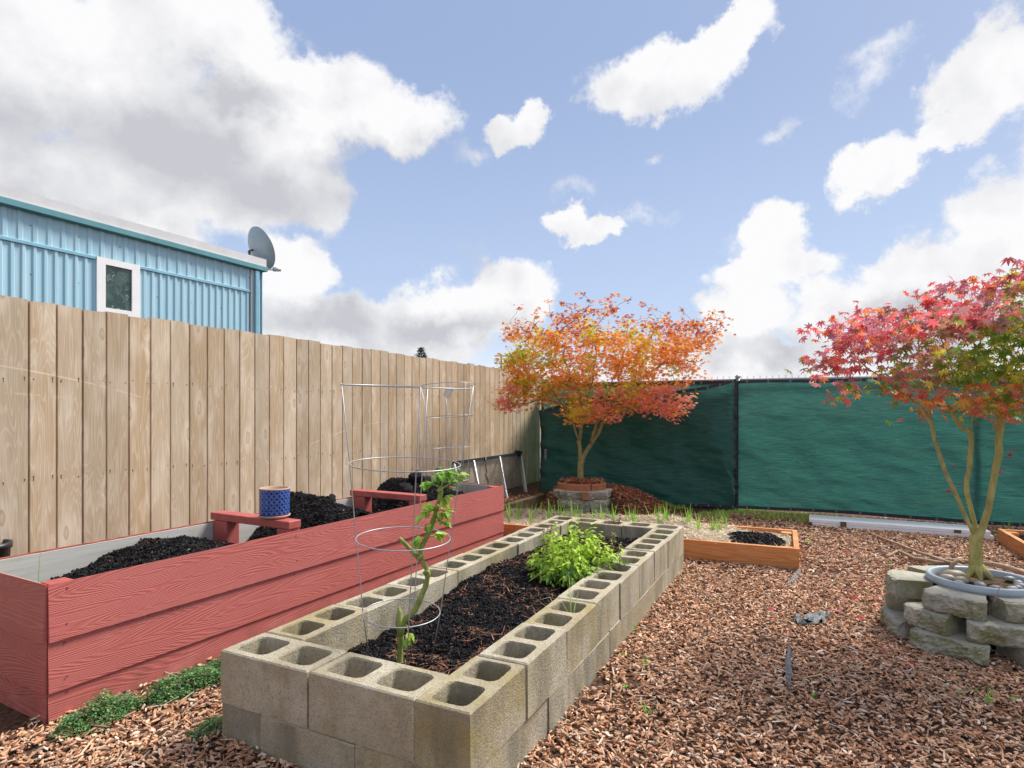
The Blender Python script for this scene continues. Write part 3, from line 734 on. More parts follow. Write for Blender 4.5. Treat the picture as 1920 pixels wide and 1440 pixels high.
# cable ties on the seam
m = MB()
for z in (1.60, 1.15, .72, .30):
    p = PA+PD*(TM+.01)+Vector((-.02, -.06, 0)); L_ = [(p.x+.022*math.cos(a), p.y+.01*math.sin(a), z+.010*math.sin(a*2)) for a in np.linspace(0, 6.283, 13)[:-1]]
    m.tube(L_, .004, 5, closed=True); m.tube([(p.x, p.y-.01, z), (p.x+.035, p.y-.03, z+.025)], .002, 4)
o = m.build('cable_tie', M_black, loc=tuple(PA+PD*TM), world=True); tag(o, 'black cable ties lacing the seam between two green cloths', 'cable tie')

# ------------------------------------------------------------------ red raised bed
RN = Vector((-1.822, 2.344, 0)); RR = math.atan2(.880, .4749); RL, RW = 3.66, .69
bed = thing('red_raised_bed', 'long raised garden bed clad in red painted lap siding', 'planter', RN, RR)
def siding_side(m, x0, x1, y, sgn, axis='x', seeds=(.1, .4, .8)):
    for (zb, zt), sd_ in zip(((.318, .544), (.116, .334), (-.06, .132)), seeds):
        o0, o1 = .014, .004                          # bottom leans out, top leans in
        k = {'.318': 0}.get(str(zb), 0)
        if axis == 'x': V = [(x0, y, zb), (x1, y, zb), (x1, y, zt), (x0, y, zt), (x0, y-sgn*o0, zb), (x1, y-sgn*o0, zb), (x1, y-sgn*o1, zt), (x0, y-sgn*o1, zt)]
        else: V = [(y, x1, zb), (y, x0, zb), (y, x0, zt), (y, x1, zt), (y-sgn*o0, x1, zb), (y-sgn*o0, x0, zb), (y-sgn*o1, x0, zt), (y-sgn*o1, x1, zt)]
        if zb < .2: V = [(a, b, c) if i < 4 else ((a, b+sgn*.0035, c) if axis == 'x' else (a+sgn*.0035, b, c)) for i, (a, b, c) in enumerate(V)]
        m.add(V, [(4, 5, 6, 7), (0, 3, 2, 1), (3, 7, 6, 2), (0, 1, 5, 4), (0, 4, 7, 3), (1, 2, 6, 5)], (1, 1, sd_))
for nm, args in (('side_cladding', (0, RL, 0, 1, 'x', (.11, .43, .83))), ('end_cladding', (.004, RW, 0, 1, 'y', (.21, .33, .63))),
                 ('side_cladding', (0, RL, RW+.012, -1, 'x', (.5, .7, .9))), ('end_cladding', (.004, RW, RL, -1, 'y', (.15, .35, .75)))):
    m = MB(); siding_side(m, *args); s_ = m.build(nm, M_red, bed)
    if nm == 'side_cladding' and args[2] == 0:
        scr = MB()
        for x in (.06, 1.22, 2.44, 3.60):
            for z, yo in ((.515, -.0055), (.375, -.0115), (.300, -.0055), (.165, -.0115), (.10, -.004)):
                if x < .1 or random.random() < .6:
                    xx = x+random.uniform(-.01, .01); scr.lathe([(.0045, 0), (.0038, .0012), (.001, .0005)], 8)
                    V = scr.v[-1]; scr.v[-1] = np.stack([V[:, 0]+xx, -V[:, 2]+yo-.0005, V[:, 1]+z], 1)
        scr.build('screws', M_redd, s_)
# grey unpainted inner faces
MB().box(.02, RL-.02, RW-.012, RW-.002, 0, .538).build('inner_lining', M_fib, bed)
MB().box(RL-.016, RL-.006, .09, RW-.015, 0, .536).build('inner_lining', M_fib, bed)
MB().box(.006, .016, .09, RW-.015, 0, .536).build('inner_lining', M_fib, bed)
MB().box(.02, RL-.02, .004, .012, 0, .536).build('inner_lining', M_fib, bed)
for x0, x1 in ((.018, .105), (RL-.105, RL-.018)):
    for y0, y1 in ((.014, .10), (RW-.10, RW-.014)):
        MB().box(x0, x1, y0, y1, 0, .30 if (x0 < 1 and y0 > .3) else .538).build('corner_post', M_redw, bed, bevel=.003)
for xc in (1.225, 2.44):
    br = MB().box(xc-.045, xc+.045, .004, RW+.01, .556, .602).build('cross_brace', M_redw, bed, bevel=.005, seg=3)
    MB().box(xc-.043, xc+.045, RW-.145, RW-.018, .1, .554).build('brace_post', M_redw, br, bevel=.004)
    MB().box(xc-.043, xc+.045, .016, .105, .1, .554).build('brace_post', M_redw, br, bevel=.004)
# compost in the red bed
def red_h(X, Y):
    g = lambda c, w_, h: h*np.exp(-((X-c)/w_)**2)
    base = .385+g(.75, .33, .12)+g(1.0, .12, .02)+g(1.80, .25, .225)*(.75+.5*Y/RW)+g(2.85, .25, .25)*(.6+.6*Y/RW)+g(3.15, .2, .08)+g(2.2, .2, .05)-g(1.32, .10, .07)-g(.1, .12, .03)
    return np.minimum(base, .64)+.06*(fbm(X*9, Y*9, 4)-.5)+.035*(fbm(X*30, Y*30, 3)-.5)
def bedspread(name, label, loc, rot, x0, x1, y0, y1, hf, nchip, pal, wts, size, mt=M_clod, res=.012, thick=(.003, .010), tilt=.6, cat='soil', uv=None):
    o = grid_obj(name, x0, x1, y0, y1, int((x1-x0)/res), int((y1-y0)/res), hf, M_soil, loc, rot)
    tag(o, label, cat, kind='stuff')
    P = np.stack([rng.uniform(x0+.01, x1-.01, nchip), rng.uniform(y0+.01, y1-.01, nchip)], 1)
    z = hf(P[:, 0], P[:, 1]); P = np.column_stack([P, z+rng.uniform(-.004, .008, nchip)])
    V, Fc, C = chips(P, size, (size[0]*.35, size[1]*.55), thick, pick(pal, wts, nchip), tilt)
    np_obj(name+'_clods', V, Fc, C, mt, parent=o)
    return o
SP = [(.010, .0095, .011), (.022, .021, .023), (.05, .042, .04), (.15, .07, .045), (.22, .16, .12)]
bedspread('compost', 'heaps of black compost filling the red raised bed', RN, RR, .02, RL-.02, .014, RW-.014, red_h, 44000, SP, [60, 26, 6, 2, .5], (.006, .022))
def rb(x, y, z=0): c, s_ = math.cos(RR), math.sin(RR); return Vector((RN.x+x*c-y*s_, RN.y+x*s_+y*c, z))
def clod(c, r, seed, label, parent=None):
    m = MB(); V = []; n, k = 14, 10
    for i in range(k+1):
        for j in range(n):
            th = math.pi*i/k; ph = 2*math.pi*j/n; d = Vector((math.sin(th)*math.cos(ph), math.sin(th)*math.sin(ph), math.cos(th)))
            rr = r*(1+.5*(mn.noise(d*2.3+Vector((seed, 0, 0))))+.2*mn.noise(d*7)); V.append(tuple(Vector(c)+d*rr))
    m.add(V, [(i*n+j, i*n+(j+1) % n, (i+1)*n+(j+1) % n, (i+1)*n+j)[::-1] for i in range(k) for j in range(n)])
    return m
p = rb(1.90, .40, 0); p.z = float(red_h(1.90, .40))+.022
o = clod((0, 0, 0), .032, 2, '').build('soil_clod', M_soil, loc=tuple(p), smooth=True); tag(o, 'round black clod of compost on top of the heap', 'soil clod')
for sx, lab in ((775, 'left black clod on the far compost heap'), (800, 'middle black clod on the far compost heap'), (822, 'right black clod on the far compost heap')):
    ss_ = 2.72+(sx-775)*.006; p = rb(ss_, .40, 0); p.z = float(red_h(ss_, .40))+.03; o = clod((0, 0, 0), .06, sx, '').build('soil_clod', M_soil, loc=tuple(p), smooth=True); tag(o, lab, 'soil clod')

# blue pot on the brace
pp = rb(1.235, .185, .603)
pot = thing('blue_plant_pot', 'small cobalt blue patterned glazed pot standing on the red cross brace', 'plant pot', pp)
m = MB(); m.lathe([(.070, .0175), (.083, .022), (.0845, .032), (.085, .168)], 48); m.build('glazed_body', M_glaze, pot, smooth=True)
m = MB(); m.lathe([(.085, .1685), (.0852, .175), (.081, .177), (.077, .174), (.078, .04), (.001, .04)], 48); m.build('rim', M_terra, pot, smooth=True)
m = MB(); m.lathe([(.001, .0), (.070, .0), (.086, .010), (.088, .019), (.083, .019), (.078, .016), (.001, .015)], 48); m.build('saucer', M_terra, pot, smooth=True)

# ------------------------------------------------------------------ cinder block bed
CO = Vector((-1.081, 2.222, 0)); CU = Vector((.4485, .8938, 0)); CRV = Vector((.8938, -.4485, 0)); CR = math.atan2(CU.y, CU.x)
LS, LF_, BW, BH, BTOP = .3806, .4375, .200, .194, .34
def block_mesh(L, name='cinder_block'):
    m = MB(); hw = BW/2; bv = .005; H = BH
    def ring(cx, hx, hy, z, k=0.0, n=10):
        P = []
        for i in range(4):
            c = [(-1, -1), (1, -1), (1, 1), (-1, 1)]; a = c[i]; b = c[(i+1) % 4]
            for j in range(n):
                u = a[0]+(b[0]-a[0])*j/n; v = a[1]+(b[1]-a[1])*j/n
                if k:
                    au, av = (abs(u)-(1-k))/k, (abs(v)-(1-k))/k
                    if au > 0 and av > 0:
                        l_ = math.hypot(au, av); u = math.copysign(1-k+k*au/l_, u); v = math.copysign(1-k+k*av/l_, v)
                P.append((cx+hx*u, hy*v, z))
        return P
    n = 40; hx = L/4
    rj = random.Random(int(L*1e4))
    for s_ in (-1, 1):
        cx = s_*hx
        outer = ring(cx, hx, hw-bv, H)
        def clampx(P):   # keep inner seam straight, inset the outer end
            return [(max(-L/2+bv, min(L/2-bv, x)), y, z) for x, y, z in P]
        outer = clampx(outer)
        hcx = cx*.985; h1 = ring(hcx, hx*.755, hw*.70, H, .42); h1 = [(x+rj.uniform(-.0012, .0012), y+rj.uniform(-.0012, .0012), z) for x, y, z in h1]
        h2 = ring(hcx, hx*.73, hw*.67, H-.006, .42); h3 = ring(hcx, hx*.67, hw*.61, H-.165, .42)
        V = outer+h1+h2+h3; Fc = []
        for a in range(3):
            Fc += [(a*n+k, a*n+(k+1) % n, (a+1)*n+(k+1) % n, (a+1)*n+k) for k in range(n)]
        Fc.append(tuple(3*n+k for k in range(n)))
        m.add(V, Fc, (1, 1, 1))
    x0, x1 = -L/2, L/2
    V = [(x0+bv, -hw+bv, H), (x1-bv, -hw+bv, H), (x1-bv, hw-bv, H), (x0+bv, hw-bv, H),
         (x0, -hw, H-bv), (x1, -hw, H-bv), (x1, hw, H-bv), (x0, hw, H-bv), (x0, -hw, 0), (x1, -hw, 0), (x1, hw, 0), (x0, hw, 0)]
    Fc = []
    for a in (0, 4):
        Fc += [(a+k+4, a+(k+1) % 4+4, a+(k+1) % 4, a+k) for k in range(4)]
    Fc.append((11, 10, 9, 8)); m.add(V, Fc)
    return m
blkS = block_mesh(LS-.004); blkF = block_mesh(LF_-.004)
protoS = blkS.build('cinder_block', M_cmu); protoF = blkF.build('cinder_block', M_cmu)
used = {}
ORD = ['first', 'second', 'third', 'fourth', 'fifth', 'sixth', 'seventh', 'eighth']
def put_block(kind, xc, yc, z, lengthwise, label):
    pr_ = protoS if kind == 'S' else protoF
    if kind not in used: o = pr_; used[kind] = 1
    else: o = pr_.copy(); link(o)
    p = CO+CU*xc+CRV*yc; j = lambda a: random.uniform(-a, a)
    o.location = (p.x+j(.004), p.y+j(.004), z+j(.003)); o.rotation_euler = (j(.010), j(.010), CR+(0 if lengthwise else math.pi/2)+j(.009)+(math.pi if random.random() < .5 else 0))
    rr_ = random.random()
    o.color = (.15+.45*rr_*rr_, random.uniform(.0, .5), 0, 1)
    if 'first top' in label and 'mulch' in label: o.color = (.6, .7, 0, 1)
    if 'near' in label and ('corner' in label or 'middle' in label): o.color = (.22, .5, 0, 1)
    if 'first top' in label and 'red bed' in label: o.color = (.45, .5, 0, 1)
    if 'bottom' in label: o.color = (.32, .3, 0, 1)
    tag(o, label, 'cinder block', 'cinder blocks edging the bed')
    return o
TW = 2*LF_+BW
zt, zb = BTOP-BH, BTOP-2*BH
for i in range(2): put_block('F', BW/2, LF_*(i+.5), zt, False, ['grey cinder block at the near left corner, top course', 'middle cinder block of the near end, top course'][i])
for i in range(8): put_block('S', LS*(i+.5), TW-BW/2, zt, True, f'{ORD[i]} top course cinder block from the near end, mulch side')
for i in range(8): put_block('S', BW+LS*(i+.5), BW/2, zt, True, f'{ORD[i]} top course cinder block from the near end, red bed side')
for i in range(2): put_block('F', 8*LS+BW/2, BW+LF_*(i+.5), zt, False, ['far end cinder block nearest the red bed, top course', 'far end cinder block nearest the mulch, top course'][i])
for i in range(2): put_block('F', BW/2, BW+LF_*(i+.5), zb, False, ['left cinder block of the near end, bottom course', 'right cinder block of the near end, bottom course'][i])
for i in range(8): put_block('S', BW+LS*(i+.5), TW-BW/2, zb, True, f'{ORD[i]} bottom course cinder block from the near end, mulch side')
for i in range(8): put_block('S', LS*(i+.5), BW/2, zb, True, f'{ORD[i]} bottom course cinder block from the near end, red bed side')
def cin_h(X, Y): return .235+.035*np.sin(X*2.1+1)*np.sin(Y*4)+.07*(fbm(X*5+3, Y*5, 4)-.5)+.04*(fbm(X*22, Y*22, 3)-.5)+.03*np.exp(-((X-2.9)/.3)**2)
bedspread('compost', 'dark compost with rusty shreds inside the cinder block bed', CO, CR, BW-.005, 8*LS+.005, -(TW-BW)-.005+.0, -BW+.005, cin_h, 42000, SP, [60, 26, 6, 3, .8], (.006, .022))
def cb(x, y, z=0): p = CO+CU*x+CRV*y; return Vector((p.x, p.y, z))
n_ = 3000; P = np.array([tuple(cb(random.uniform(.25, 2.9), random.uniform(.25, .85))) for _ in range(n_)])
# rusty needles lying on the compost
loc2 = np.array([((p[0]-CO.x)*CU.x+(p[1]-CO.y)*CU.y, (p[0]-CO.x)*CRV.x+(p[1]-CO.y)*CRV.y) for p in P]); kp = fbm(loc2[:, 0]*5, loc2[:, 1]*5, 3) > .47; P = P[kp]; loc2 = loc2[kp]; n_ = len(P); P[:, 2] = cin_h(loc2[:, 0], -loc2[:, 1])+rng.uniform(.008, .022, n_)
V, Fc, C = blades(P, (.02, .06), (.0018, .004), pick([(.40, .17, .09), (.28, .11, .06), (.50, .32, .2)], [3, 2, 1], n_), flat=True, nseg=2)
o = np_obj('needles', V, Fc, C, M_dry); tag(o, 'rusty dry needles scattered over the compost in the block bed', 'needles', kind='stuff')

# ------------------------------------------------------------------ orange timber beds
def frame_bed(name, label, org, rot, L, D, h, th=.04):
    t = thing(name, label, 'planter', org, rot)
    MB().box(0, L, 0, th, -.05, h).build('side_board', M_org, t, bevel=.003)
    MB().box(0, L, D-th, D, -.05, h).build('side_board', M_org, t, bevel=.003)
    MB().box(0, th, th+.001, D-th-.001, -.05, h+.002).build('end_board', M_org, t, bevel=.003)
    MB().box(L-th, L, th+.001, D-th-.001, -.05, h+.002).build('end_board', M_org, t, bevel=.003)
    for x0 in (th+.001, L-th-.09):
        for y0 in (th+.001, D-th-.09): MB().box(x0, x0+.088, y0, y0+.088, -.05, h-.012).build('corner_post', M_org, t, bevel=.003)
    return t
SO = Vector((-.35, 5.755, 0)); SR = math.atan2(-.412, .911); SL = 2.812
frame_bed('timber_bed', 'low orange timber bed full of straw behind the cinder block bed', SO, SR, SL, .82, .172)
def sstep(x, a, b): t = np.clip((x-a)/(b-a), 0, 1); return t*t*(3-2*t)
def straw_h(X, Y): return .150+.05*(fbm(X*4, Y*4, 3)-.5)+.03*sstep(Y, .4, .7)*(X < 1.95)+.02*(fbm(X*20, Y*20, 2)-.5)+.035*np.exp(-((X-1.6)/.6)**2)-.02*(X > 2.3)
o = grid_obj('straw_base', .041, SL-.041, .041, .779, 140, 40, straw_h, speckled('straw_mat', (.48, .38, .25), .9, 40, .4), SO, SR)
tag(o, 'pale straw mulch covering the low orange timber bed', 'straw', kind='stuff'); o.name = 'straw'
n_ = 11000; P = np.column_stack([rng.uniform(.05, SL-.05, n_), rng.uniform(.05, .77, n_), np.zeros(n_)]); P[:, 2] = straw_h(P[:, 0], P[:, 1])+rng.uniform(.004, .016, n_)
V, Fc, C = blades(P, (.03, .11), (.003, .007), pick([(.74, .62, .44), (.56, .42, .27), (.86, .78, .62), (.30, .19, .12)], [4, 3, 3, 1.8], n_), flat=True, nseg=2)
np_obj('straw_stalks', V, Fc, C, M_straw, parent=o)
def patch_h(X, Y): return .195*np.clip(1.25-((X-2.47)/.26)**2-((Y-.33)/.22)**2, 0, 1)**.3+.03*(fbm(X*14, Y*14, 3)-.5)-.005
bedspread('compost', 'patch of dark compost at the right end of the straw bed', SO, SR, 2.08, 2.72, .12, .70, patch_h, 2600, SP, [50, 25, 8, 5, 2], (.012, .035), res=.012)
BO = at(1870, 1018, 0); BR = math.atan2(-.43, .903)
def sub(org, rot, x, y): c, s_ = math.cos(rot), math.sin(rot); return Vector((org.x+x*c-y*s_, org.y+x*s_+y*c, 0))
B0 = sub(BO, BR, 0, -2.2)
frame_bed('timber_bed', 'orange timber bed at the right edge beyond the pink maple', B0, BR, 1.3, 2.2, .135)
bedspread('compost', 'dark soil inside the orange timber bed at the right edge', B0, BR, .04, 1.26, .04, 2.16, lambda X, Y: .09+.04*(fbm(X*5, Y*5, 4)-.5), 5000, SP, [40, 25, 12, 8, 2], (.012, .04), res=.04)

# ------------------------------------------------------------------ earth mound and landscape timber
TC = Vector((.837, 7.32, 0))                            # orange maple
def sstep(x, a, b): t = np.clip((x-a)/(b-a), 0, 1); return t*t*(3-2*t)
def mound_h(X, Y):
    strip = .125*sstep(.5*Y-3.66-X, 0, .05)*sstep(Y, 6.0, 6.3)
    d = np.sqrt(((X-.98)/1.18)**2+((Y-7.62)/.98)**2)
    m = .275*sstep(1-d, -.02, .62)*sstep(X, .30, .62)*np.where(X < 1.2, sstep(Y, 7.08, 7.28), sstep(Y, 6.93, 7.15))
    return np.maximum(strip, m)+.03*(fbm(X*6, Y*6, 4)-.45)-.012
o = grid_obj('soil_mound', -1.6, 2.5, 5.9, 9.6, 140, 130, mound_h, M_mound); o['kind'] = 'structure'
MB_t = MB(); a = Vector((-.62, 6.03, .06)); b = Vector((.42, 8.08, .06))
tb = thing('landscape_timber', 'weathered landscape timber edging the raised strip along the fence', 'timber', tuple(a))
MB().beam(a, b, .09, .14).build('beam', M_timber, tb, world=True, bevel=.008)

def stone(L, D, H, seed, rough=.012):
    """split-face retaining block: flat top and bottom, broken front, tapered to the back"""
    nx, ny, nz = 30, 12, 12; m = MB(); idx = {}; V = []
    def vid(i, j, k):
        if (i, j, k) in idx: return idx[(i, j, k)]
        u, v, w_ = i/nx, j/ny, k/nz; tp = 1-.30*v
        x = (u-.5)*L*tp; y = v*D; z = w_*H; P = Vector((x*9+seed*3.1, y*9, z*9))
        front = max(0, 1-v*5); side = abs(2*u-1)
        n1_ = .6*mn.noise(P*1.2)+.7*mn.noise(P*3.1)+.5*mn.noise(P*7.0)+.3*mn.noise(P*15)
        y += front*(n1_*rough*1.6-.012*math.sin(math.pi*w_)+side**6*.03)
        if i in (0, nx): x += (mn.noise(P*2)*rough*.5)*(1 if v < .3 else .3)
        e_ = (k in (0, nz)) and j == 0
        if e_: y += .005+mn.noise(P*5)*.006
        if k in (0, nz): z += mn.noise(P*2)*.0025-(.004 if (j == 0 and k == nz) else 0)
        idx[(i, j, k)] = len(V); V.append((x, y, z)); return idx[(i, j, k)]
    Fc = []
    for i in range(nx):
        for k in range(nz):
            Fc.append((vid(i,0,k), vid(i+1,0,k), vid(i+1,0,k+1), vid(i,0,k+1))); Fc.append((vid(i,ny,k), vid(i,ny,k+1), vid(i+1,ny,k+1), vid(i+1,ny,k)))
        for j in range(ny):
            Fc.append((vid(i,j,nz), vid(i+1,j,nz), vid(i+1,j+1,nz), vid(i,j+1,nz))); Fc.append((vid(i,j,0), vid(i,j+1,0), vid(i+1,j+1,0), vid(i+1,j,0)))
    for j in range(ny):
        for k in range(nz):
            Fc.append((vid(0,j,k), vid(0,j,k+1), vid(0,j+1,k+1), vid(0,j+1,k))); Fc.append((vid(nx,j,k), vid(nx,j+1,k), vid(nx,j+1,k+1), vid(nx,j,k+1)))
    m.add(V, Fc); return m
def put_stone(cx, cy, z, yaw, L, D, H, seed, label, group):
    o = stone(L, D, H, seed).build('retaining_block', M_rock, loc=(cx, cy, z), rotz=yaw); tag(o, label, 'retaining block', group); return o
def ring_stone(c, r, ang, z, L, D, H, seed, label, group, twist=0):
    """front face at radius r, direction ang (degrees, 270 = towards the camera)"""
    a = math.radians(ang); return put_stone(c.x+r*math.cos(a), c.y+r*math.sin(a), z, a+math.pi/2+math.radians(twist), L, D, H, seed, label, group)
G1 = 'retaining blocks round the potted maple'; PC = Vector((2.525, 3.215, 0))
ring_stone(PC, 0.375, 214, .200, .27, .22, .100, 1, 'pale block with a flat top left of the pot rim, top course', G1, 6)
ring_stone(PC, 0.310, 277, .200, .31, .20, .100, 2, 'wide rough block under the front of the pot rim, top course', G1, 3)
ring_stone(PC, 0.375, 335, .200, .30, .20, .100, 3, 'top course block at the right edge beside the pot', G1)
ring_stone(PC, .42, 150, .200, .26, .20, .100, 4, 'block behind the pot on the left, top course', G1)
ring_stone(PC, .40, 90, .200, .30, .20, .100, 5, 'block directly behind the pot, top course', G1)
ring_stone(PC, 0.395, 247, .100, .32, .22, .098, 6, 'long mossy block in the middle course facing the mulch', G1, 2)
ring_stone(PC, 0.415, 196, .100, .24, .22, .098, 7, 'short block at the left end of the middle course', G1)
ring_stone(PC, 0.335, 303, .100, .28, .22, .098, 8, 'dark mossy block at the right of the middle course', G1)
ring_stone(PC, .42, 130, .100, .30, .22, .098, 9, 'middle course block hidden behind the pot', G1)
ring_stone(PC, .42, 60, .100, .30, .22, .098, 10, 'middle course block at the back right of the pot', G1)
ring_stone(PC, 0.435, 214, -.006, .33, .22, .104, 11, 'mossy bottom course block at the left of the ring', G1, 8)
ring_stone(PC, 0.405, 280, -.006, .34, .22, .104, 12, 'mossy bottom course block in front of the pot', G1, 0)
ring_stone(PC, 0.415, 325, -.006, .32, .22, .104, 13, 'bottom course block at the right edge', G1)
ring_stone(PC, .44, 160, -.006, .32, .22, .104, 14, 'bottom course block behind the ring on the left', G1)
ring_stone(PC, .44, 90, -.006, .32, .22, .104, 15, 'bottom course block at the back of the ring', G1)
G2 = 'retaining blocks under the orange maple'; C2 = Vector((.86, 7.36, 0))
for a, z, L, sd_, lab in ((252, .2, .25, 21, 'left block of the top course under the orange maple'), (296, .2, .30, 22, 'right block of the top course under the orange maple'),
                        (336, .2, .26, 23, 'end block of the top course on the leafy side of the mound'), (270, .1, .33, 24, 'centre block of the middle course under the orange maple'), (318, .1, .30, 25, 'right block of the middle course under the orange maple'),
                        (228, .1, .24, 26, 'left block of the middle course under the orange maple'), (255, 0, .3, 27, 'left block of the bottom course under the orange maple'), (305, 0, .3, 28, 'right block of the bottom course under the orange maple'),
                        (212, .2, .24, 29, 'block meeting the landscape timber under the orange maple')):
    ring_stone(C2, .36, a, z-.005, L, .18, .098, sd_, lab, G2)
m = MB(); m.box(-.04, .04, -.03, .06, 0, .09); o = m.build('brick', M_terra2, loc=(C2.x-.005, C2.y-.37, .2), rotz=.05, bevel=.006); tag(o, 'small orange brick wedged between two grey blocks', 'brick')
for a0, a1, lab in ((175, 283, 'left orange terracotta edging piece ringing the maple'), (287, 372, 'right orange terracotta edging piece ringing the maple')):
    m = MB(); m.lathe([(.295, .285), (.30, .36), (.285, .372), (.27, .36), (.27, .285)], 14, a0=math.radians(a0), a1=math.radians(a1))
    A = m.v[0]; 
    np_ = len(A)//5; m.add(A, [tuple(k*np_ for k in range(5)), tuple(k*np_+np_-1 for k in range(5))])
    o = m.build('edging', M_terra2, loc=(C2.x, C2.y, 0)); tag(o, lab, 'edging')

# ------------------------------------------------------------------ maples
def maple(name, label, base, stems, tips, twig_r, leaf_fn, M_b, M_l, rad0, seed, expo=2.3, root=None):
    """stems: hand-placed limbs (lists of points); tips: twig ends attached to the nearest limb"""
    t = thing(name, label, 'tree', base); r_ = random.Random(seed)
    N = [Vector(base)]; par = [-1]
    def nearest(p, w_=.0):
        best = 0; bd = 1e9
        for i, q in enumerate(N):
            d = (q-p).length+max(0, q.z-p.z+.02)*1.2
            if d < bd: bd = d; best = i
        return best
    for st in stems:
        p0 = Vector(st[0]); k = min(range(len(N)), key=lambda i: (N[i]-p0).length)
        prev = k
        for j in range(len(st)):
            p = Vector(st[j])
            if j == 0 and (N[k]-p).length < .03: continue
            a = N[prev].copy(); seg = max(1, int((p-a).length/.06))
            for q in range(1, seg+1):
                z = a.lerp(p, q/seg)
                if q < seg: z += Vector((r_.uniform(-1, 1), r_.uniform(-1, 1), r_.uniform(-.5, .5)))*.006
                N.append(z); par.append(prev); prev = len(N)-1
    tipn = []
    b = Vector(base)
    for tp in sorted(tips, key=lambda q: (Vector(q)-b).length):
        tp = Vector(tp); k = nearest(tp); a = N[k].copy(); L = (tp-a).length
        if L < .02: tipn.append(k); continue
        seg = max(2, int(L/.06)); prev = k; side = Vector((r_.uniform(-1, 1), r_.uniform(-1, 1), r_.uniform(.0, .8)))*min(L*.10, .02)
        for q in range(1, seg+1):
            f_ = q/seg; z = a.lerp(tp, f_)+side*math.sin(math.pi*f_)+Vector((r_.uniform(-1, 1), r_.uniform(-1, 1), r_.uniform(-1, 1)))*.006
            N.append(z); par.append(prev); prev = len(N)-1
        tipn.append(prev)
    n = len(N); wt = [0.0]*n; ch = [[] for _ in range(n)]
    for i in range(n-1, 0, -1):
        if not wt[i]: wt[i] = 1.0
        wt[par[i]] += wt[i] if True else 0
        ch[par[i]].append(i)
    # leaves count as tip weight only: chain nodes do not add up
    wt = [0.0]*n
    for i in range(n-1, -1, -1):
        if not ch[i]: wt[i] = twig_r**expo
        if i: wt[par[i]] += wt[i]
    sc_ = rad0/(wt[0]**(1/expo)); ex = lambda x: twig_r+(x**(1/expo)-twig_r)*(rad0-twig_r)/max(1e-6, wt[0]**(1/expo)-twig_r)
    R_ = [ex(x)*(1+.14*mn.noise(Vector((i_*.37, seed, 0)))+(.10 if i_ % 7 == 0 else 0)) for i_, x in enumerate(wt)]
    tr = MB(); br = MB(); done = set()
    stack = [(0, -1)]
    while stack:
        i, p_ = stack.pop(); path = [i] if p_ < 0 else [p_, i]
        while ch[path[-1]]:
            c = sorted(ch[path[-1]], key=lambda q: -wt[q]); 
            for o_ in c[1:]: stack.append((o_, path[-1]))
            path.append(c[0])
        rr = [R_[q] for q in path]
        if p_ >= 0: rr[0] = min(rr[0], rr[1]*1.15)
        if len(path) > 2: (tr if rr[1] > .009 else br).tube([N[q]for q in path], rr, 10 if rr[0] > .01 else 4)
    return t, N, tipn, tr, br, R_
def inpoly(x, y, P):
    c = False; j = len(P)-1
    for i in range(len(P)):
        if (P[i][1] > y) != (P[j][1] > y) and x < (P[j][0]-P[i][0])*(y-P[i][1])/(P[j][1]-P[i][1])+P[i][0]: c = not c
        j = i
    return c
def crown_pts(poly, Yc, depth, xc, xr, n, seed, mind):
    r_ = random.Random(seed); x0 = min(p[0] for p in poly); x1 = max(p[0] for p in poly); y0 = min(p[1] for p in poly); y1 = max(p[1] for p in poly); out = []
    tries = 0
    while len(out) < n and tries < 60000:
        tries += 1; x = r_.uniform(x0, x1); y = r_.uniform(y0, y1)
        if not inpoly(x, y, poly): continue
        hd = depth*math.sqrt(max(.05, 1-((x-xc)/xr)**2)); Y = Yc+r_.uniform(-1, 1)*hd
        p = Vector(((x-960)/F*Yc, Y, HC-(y-HZ)*Yc/F))
        if all((p-q).length > mind for q in out): out.append(p)
    return out
# --- orange maple
Y1 = 7.32; P1 = lambda x, y, dy=0: Vector(((x-960)/F*Y1, Y1+dy, HC-(y-HZ)*Y1/F))
stems1 = [[P1(1088, 898), P1(1089, 868), P1(1088, 848, .02), P1(1085, 825, .0), P1(1075, 795, -.03), P1(1064, 772, -.06), P1(1040, 740, -.1), P1(1010, 700, -.15)],
          [P1(1089, 868), P1(1096, 852), P1(1108, 835, .04), P1(1122, 815, .05), P1(1133, 790, .08), P1(1150, 760, .1), P1(1190, 720, .15), P1(1250, 680, .2), P1(1310, 625, .2)],
          [P1(1108, 835, .04), P1(1112, 812, -.04), P1(1120, 785, -.1), P1(1130, 750, -.15), P1(1150, 700, -.2), P1(1170, 650, -.2)],
          [P1(1086, 830), P1(1092, 800, .1), P1(1094, 770, .14), P1(1088, 720, .2), P1(1070, 660, .25), P1(1040, 600, .25)],
          [P1(1094, 770, .14), P1(1110, 720, 0), P1(1118, 660, 0), P1(1112, 610, 0)],
          [P1(1088, 720, .2), P1(1050, 690, .1), P1(990, 650, 0), P1(955, 605, 0)],
          [P1(1190, 720, .15), P1(1215, 660, 0), P1(1225, 615, 0)]]
poly1 = [(950, 640), (975, 595), (1010, 590), (1050, 580), (1110, 575), (1160, 590), (1230, 600), (1290, 610), (1340, 592), (1335, 625), (1300, 690), (1262, 720), (1290, 750), (1262, 785), (1215, 775),
         (1160, 772), (1120, 795), (1065, 785), (1025, 770), (1010, 780), (960, 762), (935, 762), (965, 715), (945, 690)]
tips1 = crown_pts(poly1, Y1, .62, 1130, 250, 360, 5, .075)
